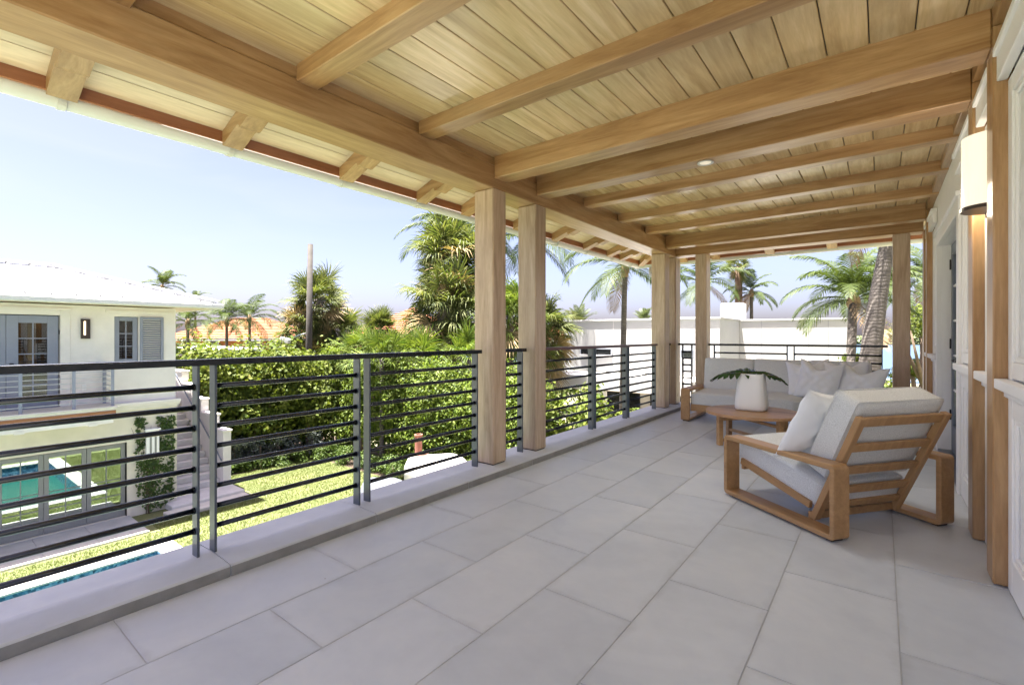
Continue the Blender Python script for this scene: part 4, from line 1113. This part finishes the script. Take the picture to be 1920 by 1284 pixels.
for i, (x, y) in enumerate(sgp):
    shrub('sea_grape_shrub', SGL, 'shrub', x, y, .95, .95, -2.35 if i < 5 else -3.1, rng.uniform(.25, .75) if i < 5 else rng.uniform(.6, 1.0), 3600, .14, 'seagrape_leaf', 'sea grape shrubs behind the lawn', 3, 1.15, .4)
for (x, y) in ((-19.2, 7.0), (-19.0, 8.2), (-18.8, 9.3), (-18.4, 10.4), (-17.6, 11.5), (-20.6, 8.6)):
    shrub('understorey_shrub', 'dark green shrub filling the shade behind the sea grape trunks', 'shrub', x, y, .8, .8, G+.1, -1.5, 2200, .12, 'low_leaf', 'dark shrubs behind the sea grape trunks', 2, 1.5)
CLL = 'dense bright green hedge shrub in the clipped row behind the oven'
hx = -16.2; i = 0
while hx < -7.9:
    shrub('hedge_shrub', CLL, 'hedge', hx, 11.0+rng.uniform(-.12, .12), .8, .8, G+.25 if i > 2 else G+.8, .22+rng.uniform(-.15, .2), 7500, .105, 'hedge_leaf', 'clipped hedge shrubs behind the oven', 3, 1.7)
    hx += .92; i += 1
LSL = 'loose lime green shrub below the brown topped railing'
for (x, y, zt) in ((-7.2, 11.2, -.35), (-6.3, 11.6, -.7), (-5.6, 12.2, -1.0), (-4.9, 13.0, -1.15), (-4.3, 13.8, -1.0), (-3.6, 14.4, -.9), (-6.9, 13.0, -.5)):
    shrub('lime_shrub', LSL, 'shrub', x, y, .75, .75, G+.2, zt, 3200, .13, 'seagrape_leaf', 'loose lime shrubs below the railing', 3, 1.3)
for k, (x, y) in enumerate([(-17.35, 6.75), (-17.3, 7.35), (-17.25, 7.95), (-17.2, 8.55), (-17.15, 9.2), (-16.9, 9.9)]):
    shrub('silver_shrub', 'small silver leaved shrub at the foot of the sea grapes', 'shrub', x-.45, y, .42, .42, G+.25, G+.95+.1*(k % 2), 900, .075, 'silver_leaf', 'silver shrubs at the hedge foot', 2, 2.0)
    shrub('low_shrub', 'low green border shrub along the lawn edge', 'shrub', x, y, .4, .4, G+.05, G+.45, 1200, .06, 'low_leaf', 'low border shrubs along the lawn', 1, 1.6)
for k in range(9):
    x = -16.2+.75*k
    shrub('low_shrub', 'low green border shrub along the lawn edge', 'shrub', x, 10.15+rng.uniform(-.1, .1), .45, .4, G+.05, G+.5+rng.uniform(0, .12), 1200, .065, 'low_leaf', 'low border shrubs along the lawn', 1, 1.6)

# ---- palms
def frond_coco(th0, L, droop, nl, seed, wid=.034, hang=.55):
    r = random.Random(seed); V, Fs = [], []
    n = 14; P = [Vector((0, 0, 0))]; A = []
    for i in range(n+1):
        t = i/n; a = th0-droop*t**1.35; A.append(a)
        if i < n: P.append(P[-1]+Vector((math.cos(a), 0, math.sin(a)))*L/n)
    v, f = tube_geo(P[:n+1], [.022*(1-.9*i/n)*L/3+.004 for i in range(n+1)], 4); V += v; Fs += f
    for j in range(nl):
        t = .14+.86*(j+.5)/nl; i = min(n-1, int(t*n)); q = t*n-i
        p = P[i].lerp(P[min(n, i+1)], q); a = A[i]; T = Vector((math.cos(a), 0, math.sin(a))); U = Vector((-math.sin(a), 0, math.cos(a)))
        ll_ = L*.30*max(.12, math.sin(math.pi*(.10+.84*t)))**.7
        for s in (1, -1):
            b = .55+.45*t+r.uniform(-.08, .08)
            d = Vector((0, s*math.cos(b), 0))+T*math.sin(b)+U*(.25-.2*t); d.normalize()
            hg = hang*(.6+.6*r.random())
            m1 = p+d*ll_*.5+Vector((0, 0, -hg*ll_*.10)); d2 = (d+Vector((0, 0, -hg*1.5))).normalized(); tip = m1+d2*ll_*.5
            sd = T*wid*.5
            bb = len(V); V += [p-sd*.5, p+sd*.5, m1+sd, m1-sd, tip]; Fs += [(bb, bb+1, bb+2, bb+3), (bb+3, bb+2, bb+4)]
    return mesh(V, Fs)
_fc = {}
def coco_set(key, L, wid, nl, hang=.55, stiff=1.0):
    if key not in _fc:
        _fc[key] = [frond_coco(math.radians(e), L, math.radians(d)*stiff, nl, i*7+len(_fc)*31, wid, hang) for i, (e, d) in enumerate(((78, 75), (58, 90), (40, 95), (20, 85), (0, 70), (-25, 50)))]
    return _fc[key]
def coconut(label, crown, n, L, seed, base=None, r0=.16, r1=.10, mat='coconut_leaf', trunk='ringed_trunk', wid=.034, nl=42, hang=.55, stiff=1., group=None, name='coconut_palm', lo=0, shaft=True, weights=(3, 4, 5, 5, 4, 3)):
    r = random.Random(seed); crown = Vector(crown)
    base = Vector(base) if base is not None else Vector((crown.x, crown.y, G))
    t = thing(name, label, 'palm', base, group=group)
    c = crown-base
    pts = [Vector((c.x*(q**1.5), c.y*(q**1.5), c.z*q)) for q in [i/10 for i in range(11)]]
    tube('trunk', pts, [r0*(1.25 if i == 0 else 1)+(r1-r0)*i/10 for i in range(11)], trunk, t, 12)
    if shaft: mobj('crown_base', mesh(*lathe([(r1, -.35), (r1*1.7, -.15), (r1*1.6, .05), (r1*.7, .25)], 10), smooth=True), 'dead_frond', t, c)
    ms = coco_set((L, wid, nl, hang, stiff), L, wid, nl, hang, stiff)
    vs_ = [i for i, k in enumerate(weights) for _ in range(k)]
    for i in range(n):
        k = vs_[int(i*len(vs_)/n) % len(vs_)]
        fr = mobj('frond', ms[k], mat if not (k == 5 and r.random() < .4) else 'dead_frond', t, c+Vector((0, 0, .05*(5-k)/5)), (r.uniform(-.15, .15), r.uniform(-.12, .12), i*2.39996+r.uniform(-.25, .25)))
        s = r.uniform(.82, 1.1); fr.scale = (s, s, s)
    return t
def frond_fan(el, pet, R, droop, nseg, seed, wid=1.0):
    r = random.Random(seed); V, Fs = [], []
    e = math.radians(el); T = Vector((math.cos(e), 0, math.sin(e))); U = Vector((-math.sin(e), 0, math.cos(e))); S = Vector((0, 1, 0))
    pts = [Vector((0, 0, 0)), T*pet*.5+Vector((0, 0, .0)), T*pet+Vector((0, 0, -.12*pet))]
    v, f = tube_geo(pts, [.02, .015, .011], 4); V += v; Fs += f
    hub = pts[2]
    for i in range(nseg):
        a = math.radians(-115+230*(i+.5)/nseg)
        l_ = R*(.78+.22*math.cos(a*.7))*r.uniform(.88, 1.06)
        d = T*math.cos(a)+S*math.sin(a)+U*(.30*abs(math.sin(a))+r.uniform(-.06, .06)); d.normalize()
        w_ = wid*R*2*math.tan(math.radians(230/nseg/2))*.20
        sd = d.cross(U).normalized()*w_
        dr = droop*r.uniform(.25, 1.3)*.75
        p1 = hub+d*l_*.45+Vector((0, 0, -dr*l_*.05)); d2 = (d+Vector((0, 0, -dr*.7))).normalized(); p2 = p1+d2*l_*.3
        d3 = (d+Vector((0, 0, -dr*1.9))).normalized(); p3 = p2+d3*l_*.28
        pl = U*(.25*w_*(1 if i % 2 else -1))
        bb = len(V); V += [hub-sd*.12, hub+sd*.12, p1+sd+pl, p1-sd-pl, p2+sd*.62, p2-sd*.62, p3]
        Fs += [(bb, bb+1, bb+2, bb+3), (bb+3, bb+2, bb+4, bb+5), (bb+5, bb+4, bb+6)]
    return mesh(V, Fs)
_ff = {}
FEL = (80, 58, 36, 15, -8, -32, -58, -78)
def fan_set(pet, R, droop, nseg):
    k = (pet, R, droop, nseg)
    if k not in _ff: _ff[k] = [frond_fan(e, pet, R, droop*(.7+.6*(1-abs(e)/90)), nseg, i*13+len(_ff)*17) for i, e in enumerate(FEL)]
    return _ff[k]
def fanpalm(label, crown, n, seed, pet=.75, R=.85, droop=.9, nseg=30, r0=.2, r1=.17, base=None, mat='fan_leaf', old=.5, weights=(3, 5, 6, 7, 7, 6, 5, 3), group=None, name='fan_palm', trunk='ringed_trunk', stretch=0.0, cat='palm'):
    r = random.Random(seed); crown = Vector(crown)
    base = Vector(base) if base is not None else Vector((crown.x, crown.y, G))
    t = thing(name, label, cat, base, group=group); c = crown-base
    pts = [Vector((c.x*q, c.y*q, c.z*q)) for q in [i/6 for i in range(7)]]
    tube('trunk', pts, [r0+(r1-r0)*i/6 for i in range(7)], trunk, t, 10)
    ms = fan_set(pet, R, droop, nseg)
    vs_ = [i for i, k in enumerate(weights) for _ in range(k)]
    for i in range(n):
        k = vs_[int(i*len(vs_)/n) % len(vs_)]
        m_ = 'fan_leaf_old' if (k >= 5 and r.random() < old) or r.random() < old*.08 else mat
        fr = mobj('frond', ms[k], m_, t, c+Vector((r.uniform(-.1, .1), r.uniform(-.1, .1), .15-.03*k-stretch*8*r.random()**1.5)), (r.uniform(-.7, .7), r.uniform(-.3, .3), i*2.39996+r.uniform(-.6, .6)))
        s = r.uniform(.72, 1.2); fr.scale = (s, s*r.uniform(.8, 1.05), s)
    return t
coconut('coconut palm rising behind the white guest house roof', atd(304, 538, 45), 18, 2.4, 1, wid=.07, nl=30)
coconut('small palm top just right of the palm behind the guest house roof', atd(366, 562, 50), 12, 1.6, 2, wid=.06, nl=26, name='palm')
coconut('slender feather palm nearest the right corner of the guest house', atd(352, 606, 24), 16, 1.7, 3, wid=.045, nl=30, name='feather_palm', r0=.1, r1=.07)
coconut('middle feather palm in front of the orange house', atd(425, 602, 27), 16, 1.75, 4, wid=.045, nl=30, name='feather_palm', r0=.1, r1=.07)
coconut('right hand feather palm in front of the orange house', atd(468, 597, 28), 16, 1.85, 5, wid=.045, nl=30, name='feather_palm', r0=.1, r1=.07)
fanpalm('bushy fan palm behind the utility pole', atd(597, 560, 27), 66, 11, 1.0, 1.15, .75, r0=.28, r1=.22, base=atd(605, 760, 27), stretch=.05)
fanpalm('low fan palm with dry skirt at the left foot of the utility pole', atd(560, 624, 26), 40, 12, .7, 1.1, 1.0, old=.45)
fanpalm('low fan palm with dry skirt at the right foot of the utility pole', atd(642, 624, 27), 44, 13, .7, 1.1, 1.0, old=.7)
fanpalm('rounded fan palm in front of the terracotta roof', atd(714, 618, 24), 56, 14, .5, .75, .55, old=.6, weights=(6, 7, 7, 6, 6, 5, 4, 2))
fanpalm('tall shaggy fan palm just left of the first post', atd(850, 470, 21), 84, 15, 1.0, 1.25, 1.0, old=.4, r0=.24, r1=.2, stretch=.10)
fanpalm('shaggy fan palm with pale trunk below the tall one', atd(832, 565, 19.5), 84, 16, .95, 1.2, 1.15, old=.35, r0=.3, r1=.24, base=atd(828, 740, 19.5), stretch=.09)
fanpalm('bright green fan palm seen between the two front posts', atd(955, 585, 18.5), 70, 17, .8, 1.0, 1.0, mat='fan_leaf_bright', old=.4, stretch=.10)
fanpalm('fan palm with orange brown skirt just right of the second post', atd(1015, 610, 20), 86, 18, .8, .95, 1.2, old=.75, stretch=.16)
coconut('coconut palm whose fronds reach out left of the tall fan palm', atd(862, 452, 23), 22, 3.3, 20, wid=.05, nl=48)
coconut('coconut palm behind the second post with fronds under the eave', atd(990, 450, 22), 18, 3.2, 21, wid=.05, nl=46, weights=(1, 3, 4, 4, 3, 2))
coconut('slender coconut palm with curved grey trunk before the white building', atd(1172, 500, 16), 15, 2.3, 22, base=atZ(1166, 870, G), r0=.12, r1=.085, wid=.042, nl=44, weights=(2, 3, 3, 4, 4, 4))
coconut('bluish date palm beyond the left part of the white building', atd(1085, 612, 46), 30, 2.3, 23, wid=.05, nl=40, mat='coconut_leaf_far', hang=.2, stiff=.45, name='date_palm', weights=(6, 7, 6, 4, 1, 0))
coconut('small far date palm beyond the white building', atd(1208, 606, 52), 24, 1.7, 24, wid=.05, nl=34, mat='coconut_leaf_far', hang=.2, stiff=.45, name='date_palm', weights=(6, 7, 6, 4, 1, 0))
coconut('coconut palm behind the left post of the end railing', atd(1316, 530, 30), 18, 3.1, 25, wid=.055, nl=44)
fanpalm('tall fan palm with brown trunk above the white roof block', atd(1385, 500, 33), 30, 26, .5, .85, .6, r0=.3, r1=.22, old=.5, trunk='ringed_trunk_brown')
coconut('drooping palm right of the white roof block', atd(1409, 548, 33), 16, 2.0, 27, wid=.06, nl=38, name='palm', weights=(3, 1, 2, 2, 4, 5))
coconut('full coconut palm with brown crown base in front of the white building', atd(1600, 562, 17), 24, 2.5, 28, base=atZ(1590, 905, G), r0=.17, r1=.13, wid=.045, nl=50, trunk='ringed_trunk', weights=(5, 6, 5, 4, 3, 2))
coconut('coconut palm behind the leaning grey trunk', atd(1650, 540, 24), 16, 2.6, 29, base=atd(1632, 720, 24), r0=.16, r1=.1, wid=.05, nl=44, trunk='ringed_trunk_brown', weights=(2, 3, 4, 4, 4, 3))
coconut('thick grey leaning palm trunk passing in front of the water', atd(1688, 340, 12.5), 16, 2.6, 30, base=atd(1626, 760, 12.5), r0=.27, r1=.125, wid=.045, nl=44)
coconut('palm at far right between the last post and the house wall', atd(1738, 520, 26), 20, 2.6, 31, wid=.06, nl=44, weights=(2, 3, 4, 4, 4, 4))
for lab, u, v_, d_ in (('low bright palmetto fans behind the railing left of the shaggy palm', 716, 672, 17), ('palmetto fans below the low fan palms', 668, 668, 19), ('palmetto fans between hedge and pale palm trunk', 775, 676, 17.5), ('palmetto fans right of the pale palm trunk', 880, 672, 17)):
    fanpalm(lab, atd(u, v_, d_), 22, int(u), .55, .75, .6, mat='fan_leaf_bright', old=.1, r0=.09, r1=.08, name='palmetto', weights=(4, 6, 6, 5, 4, 2, 0, 0))

# ---- utility pole with street lamp and cable
pb0, pt = atd(577, 800, 24), atd(582, 458, 24); pb0.z = G
up_ = thing('utility_pole', 'weathered wooden utility pole standing in front of the bushy fan palm', 'pole', pb0)
tube('pole_shaft', [Vector((0, 0, 0)), (pt-pb0)*.5, pt-pb0], [.17, .15, .125], 'pole_wood', up_, 12)
la, lb = atd(578, 624, 24)-pb0, atd(544, 637, 24)-pb0
tube('lamp_arm', [la, (la+lb)/2+Vector((0, 0, .06)), lb], .03, 'grey_metal', up_, 6)
mobj('lamp_head', box_mesh(.5, .28, .26, .05), 'white_gutter', up_, atd(535, 638, 24)-pb0, (0, .25, YAW))
ca = [atd(526, 640, 24), atd(480, 648, 23.5), atd(420, 657, 22.5), atd(360, 664, 21), atd(300, 668, 20)]
cbl = thing('overhead_cable', 'dark sagging overhead cable running left from the street lamp', 'cable', ca[0])
tube('cable_run', [p-ca[0] for p in ca], .025, 'cable', cbl, 6)

# ---- houses beyond the hedge
plain('roof_tiles', (.30, .115, .055), .85, var=.35, scale=2.5)
def hip_house(label, u, v_eave, d, wx, wy, eave_z, rise, wallmat, roofmat, over=.5, name='house', win=(), rot=0.):
    p = atd(u, v_eave, d); t = thing(name, label, 'house', (p.x, p.y, G))
    mobj('wall', box_mesh(wx, wy, eave_z-G, 0), wallmat, t, (0, 0, (eave_z-G)/2))
    a, b = wx/2+over, wy/2+over; z0 = eave_z-G; m_ = min(a, b); rx, ry = a-m_, b-m_
    v = [(-a, -b, z0), (a, -b, z0), (a, b, z0), (-a, b, z0), (-rx, -ry, z0+rise), (rx, -ry, z0+rise), (rx, ry, z0+rise), (-rx, ry, z0+rise)]
    f = [(3, 2, 1, 0), (0, 1, 5, 4), (1, 2, 6, 5), (2, 3, 7, 6), (3, 0, 4, 7)]
    if rx > 0 or ry > 0: pass
    nc = 14 if roofmat == 'roof_tiles' else 1; v, f = [], []
    def ringz(q): return [(-a+(a-rx)*q, -b+(b-ry)*q), (a-(a-rx)*q, -b+(b-ry)*q), (a-(a-rx)*q, b-(b-ry)*q), (-a+(a-rx)*q, b-(b-ry)*q)]
    for k in range(nc):
        z_a, z_b = z0+rise*k/nc+.07, z0+rise*(k+1)/nc+.0; lo4 = ringz(k/nc); hi4 = ringz((k+1)/nc); bb = len(v)
        v += [(*p_, z_a-.07) for p_ in lo4]+[(*p_, z_a) for p_ in lo4]+[(*p_, z_b) for p_ in hi4]
        for q in range(4): f += [(bb+q, bb+(q+1) % 4, bb+4+(q+1) % 4, bb+4+q), (bb+4+q, bb+4+(q+1) % 4, bb+8+(q+1) % 4, bb+8+q)]
    r_ = mobj('roof', mesh(v, f), roofmat, t)
    t.rotation_euler = (0, 0, YAW+rot)
    mobj('fascia', box_mesh(2*a-.05, 2*b-.05, .16, 0), 'white_paint', t, (0, 0, z0-.085))
    for (x, z, w_, h_) in win:
        wn = mobj('window', box_mesh(w_+.2, .06, h_+.2, 0), 'white_paint', t, (x, -wy/2-.02, z-G)); mobj('pane', box_mesh(w_, .03, h_, 0), 'window_dark', wn, (0, -.035, 0))
    return t
hip_house('orange stuccoed house with terracotta roof behind the feather palms', 470, 640, 46, 11, 8, H-.25, 2.0, 'orange_stucco', 'roof_tiles', win=((2.4, .5, 1.1, 1.3), (-1.2, .5, 1.0, 1.2), (4.4, .5, .9, 1.3)))
hip_house('pale house with terracotta roof left of the tall fan palm', 775, 625, 37, 7, 7, H+.1, 2.1, 'grey_roof', 'roof_tiles', win=((0, .4, 1.2, .9),))
hip_house('low house with white roof behind the feather palms', 382, 652, 34, 5, 4, H-1.0, .35, 'stucco_white', 'roof_metal')
hip_house('house with terracotta roof just left of the white building', 1045, 630, 44, 5, 5, H-.3, 1.2, 'stucco_white', 'roof_tiles')

# ---- white modern building
WY, WX0, WX1, WZ = 20.6, -12.6, -5.2, H+.70
mb = thing('modern_building', 'large white flat roofed building beyond the brown railing and the sofa', 'building', ((WX0+WX1)/2, WY, G))
def mbx(name, x0, x1, y0, y1, z0, z1, mat='stucco_bright', bev=.01): return box(name, x0, x1, y0, y1, z0, z1, mat, mb, bev)
mbx('front_block', WX0, WX1, WY, WY+7, G+3.0, WZ); mbx('lower_storey', WX0+.6, WX1, WY+1.2, WY+7, G, G+2.99, 'stucco_cream')
mbx('right_wing', WX1+.002, -1.0, WY+3.4, WY+9, G, WZ-.02)
mbx('parapet_cap', WX0-.05, WX1+.05, WY-.06, WY+7.05, WZ+.001, WZ+.08); mbx('parapet_cap', WX1+.052, -.95, WY+3.35, WY+9.05, WZ-.019, WZ+.06)
c_ = atY(1377, 590, WY+5)
mbx('roof_block', c_.x-.55, c_.x+.45, WY+4.5, WY+5.5, WZ+.085, H+1.62, bev=.05)
mbx('roof_vent', atY(1292, 598, WY+3).x-.4, atY(1292, 598, WY+3).x+.6, WY+2.8, WY+3.4, WZ+.085, WZ+.22)
tube('vent_pipe', [Vector((atY(1343, 590, WY+4).x, WY+4, WZ))-Vector(mb.location)+Vector((0, 0, z)) for z in (0, .16)]+[Vector((atY(1343, 590, WY+4).x-.2, WY+4, WZ+.22))-Vector(mb.location)], .03, 'grey_metal', mb, 6)
for u_ in (1428, 1516, 1553):
    xj = atY(u_, 640, WY+3.4).x; mbx('wall_joint', xj-.012, xj+.012, WY+3.392, WY+3.399, G, WZ-.03, 'grey_roof', 0)
for u_ in (1150, 1250):
    xj = atY(u_, 640, WY).x; mbx('wall_joint', xj-.01, xj+.01, WY-.006, WY-.001, G+3.01, WZ-.01, 'stucco_white', 0)
def win_at(u0, u1, v0, v1, Y, frame=.06):
    a, b = atY(u0, v0, Y), atY(u1, v1, Y)
    w_ = bpy.data.objects.new('window', None); link(w_, mb); w_.location = Vector(((a.x+b.x)/2, Y, (a.z+b.z)/2))-Vector(mb.location)
    box('pane', a.x, b.x, Y-.03, Y-.012, b.z, a.z, 'window_dark', w_, 0)
    box('sill', a.x-.05, b.x+.05, Y-.09, Y-.001, b.z-.07, b.z-.001, 'stucco_white', w_, .004)
    for x0, x1, z0, z1 in ((a.x-frame, a.x-.001, b.z, a.z), (b.x+.001, b.x+frame, b.z, a.z), (a.x-frame, b.x+frame, a.z+.001, a.z+frame)): box('window_frame', x0, x1, Y-.045, Y-.001, z0, z1, 'slate_paint_light', w_, .003)
win_at(1090, 1146, 654, 665.5, WY); win_at(1365, 1379, 641, 652, WY+3.4); win_at(1278, 1298, 657, 672, WY)
# canopy over the ground floor terrace with columns and dark openings
cz = atY(1100, 704, 18.2).z
mbx('canopy', WX0-.4, WX1-.3, 18.0, WY-.002, cz-.55, cz)
mbx('canopy_soffit', WX0-.3, WX1-.4, 18.1, WY-.01, cz-.58, cz-.551, 'soffit_wood', 0)
for x in (WX0+.3, -9.4, -6.6): mbx('column', x-.16, x+.16, 18.25, 18.6, G, cz-.581)
for x0, x1 in ((-11.2, -9.1), (-8.6, -7.0)): mbx('dark_opening', x0, x1, WY+1.17, WY+1.19, G+.1, G+2.3, 'window_dark', 0)
tbl = thing('patio_table', 'white outdoor table with slatted legs under the white canopy', 'table', (-9.0, 17.2, G))
mobj('table_top', box_mesh(1.4, .9, .05, .01), 'white_paint', tbl, (0, 0, .75))
for x in (-.6, .6):
    for y in (-.35, .35): mobj('leg', box_mesh(.06, .06, .72, .004), 'white_paint', tbl, (x, y, .362))
for x, lb_ in ((-.45, 'left'), (.45, 'right')):
    ch = thing('patio_chair', 'small white garden chair on the %s side of the patio table' % lb_, 'chair', (-9.0+x, 16.6, G))
    mobj('seat', box_mesh(.45, .45, .04, .01), 'white_paint', ch, (0, 0, .45)); mobj('backrest', box_mesh(.45, .04, .4, .01), 'white_paint', ch, (0, -.2, .72))
    for a in (-.2, .2):
        for b in (-.2, .2): mobj('leg', box_mesh(.035, .035, .43, .003), 'white_paint', ch, (a, b, .215))
sheet('stone_terrace', [(-13.5, -2.5, 15.0, 21)], G+.01, 'coping_stone')

# ---- trees filling the middle distance
rng = np.random.default_rng(33)
def tree(label, u, vt, d, rx, n, size, mat='tree_leaf', group=None, vb=None):
    top = atd(u, vt, d); t = thing('broadleaf_tree', label, 'tree', (top.x, top.y, G), group=group)
    hz = top.z-G; cs = []
    for k in range(9):
        a = rng.uniform(0, 6.28); q = rng.uniform(0, .7)
        cs.append((np.array((math.cos(a)*rx*q, math.sin(a)*rx*q, hz-rx*rng.uniform(.35, 1.0))), np.array((rx*rng.uniform(.35, .55),)*2+(rx*rng.uniform(.25, .4),))))
    P, N = blob_points(cs, n, rng, .55)
    P[:, 2] = np.maximum(P[:, 2], .1)
    tag(mobj('crown', leaf_mesh(P, N, size, rng, 1.6, .4), mat, t), kind='stuff')
    tube('trunk', [(0, 0, 0), (.1, .05, hz*.35), (0, .1, hz*.75)], [.2, .15, .06], 'bark', t, 7)
    for k in range(3):
        a = rng.uniform(0, 6.28); tube('limb', [(.05, .03, hz*.4), (math.cos(a)*rx*.5, math.sin(a)*rx*.5, hz*.75)], [.09, .03], 'bark', t, 5)
BT = 'rounded green tree in the far belt beyond the hedge'
for u, vt, d in ((335, 622, 30), (372, 640, 40), (455, 646, 32), (520, 640, 42), (555, 628, 36), (610, 640, 30), (660, 648, 31), (690, 632, 45), (745, 645, 30), (800, 640, 28), (880, 640, 28), (920, 628, 32), (1000, 650, 27), (1050, 655, 30), (500, 655, 24), (420, 660, 23)):
    tree(BT, u, vt, d, 2.4, 3800, .2, group='far belt of trees')
for lab, u, vt, d, rx in (('leafy tree hanging beside the house wall over the water', 1728, 548, 20, 1.6), ('bright bush between the end railing and the water', 1612, 652, 19, .8), ('green bush beside the brick terrace at the water', 1712, 668, 24, 1.0), ('bush behind the last post near the water', 1690, 712, 20, .9)):
    tree(lab, u, vt, d, rx, 2600, .13, 'seagrape_leaf')

# ---- water and far shore
sheet('water', [(-120, 600, 62, 330)], G+.02, 'sea_water')
sheet('seawall', [(-120, 600, 61.5, 62)], G+.25, 'seawall')
sheet('far_shore', [(-300, 900, 330, 420)], G+.3, 'far_shore_ground')
n = 16000
X_ = rng.uniform(-60, 330, n); Yd = rng.uniform(328, 350, n); hh = 5.2+2.2*np.sin(X_*.05)+1.6*np.sin(X_*.13+1)+1.2*np.sin(X_*.31)
Pz = G+hh*np.sqrt(rng.random(n)); fm = mobj('far_mangroves', leaf_mesh(np.stack([X_, Yd, Pz], 1), np.tile(np.array([[0, -1, .6]]), (n, 1)), 2.2, rng, 1.3, .5), 'mangrove_leaf')
tag(fm, 'low green mangrove belt on the far shore of the water', 'trees', kind='stuff')
gw = thing('brick_terrace', 'reddish brick waterside terrace with low rail right of the last post', 'terrace', (3.2, 36, G))
mobj('paving', box_mesh(14, 7, .5, .02), 'path_brick', gw, (4, 3, .25))
for x in range(-3, 12, 2): mobj('rail_post', box_mesh(.12, .12, .8, .01), 'fascia_wood', gw, (x, 0, .9))
mobj('hand_rail', box_mesh(14, .1, .1, .01), 'fascia_wood', gw, (4, 0, 1.32)); mobj('low_rail', box_mesh(14, .06, .08, .01), 'fascia_wood', gw, (4, 0, .9))
um = thing('garden_umbrella', 'pale blue domed garden umbrella near the water', 'umbrella', atd(1716, 760, 26).to_2d().to_3d()+Vector((0, 0, G)))
zt = atd(1716, 686, 26).z-G
mobj('canopy', mesh(*lathe([(.75, zt-.42), (.66, zt-.22), (.45, zt-.07), (.2, zt-.01), (.02, zt)], 16), smooth=True), 'cover_cloth', um)
tube('pole', [(0, 0, 0), (0, 0, zt-.02)], .03, 'white_gutter', um, 8)
for o_ in list(bpy.data.objects):
    if o_.type == 'MESH' and o_.parent is None and 'kind' not in o_ and 'label' not in o_: o_['kind'] = 'structure'
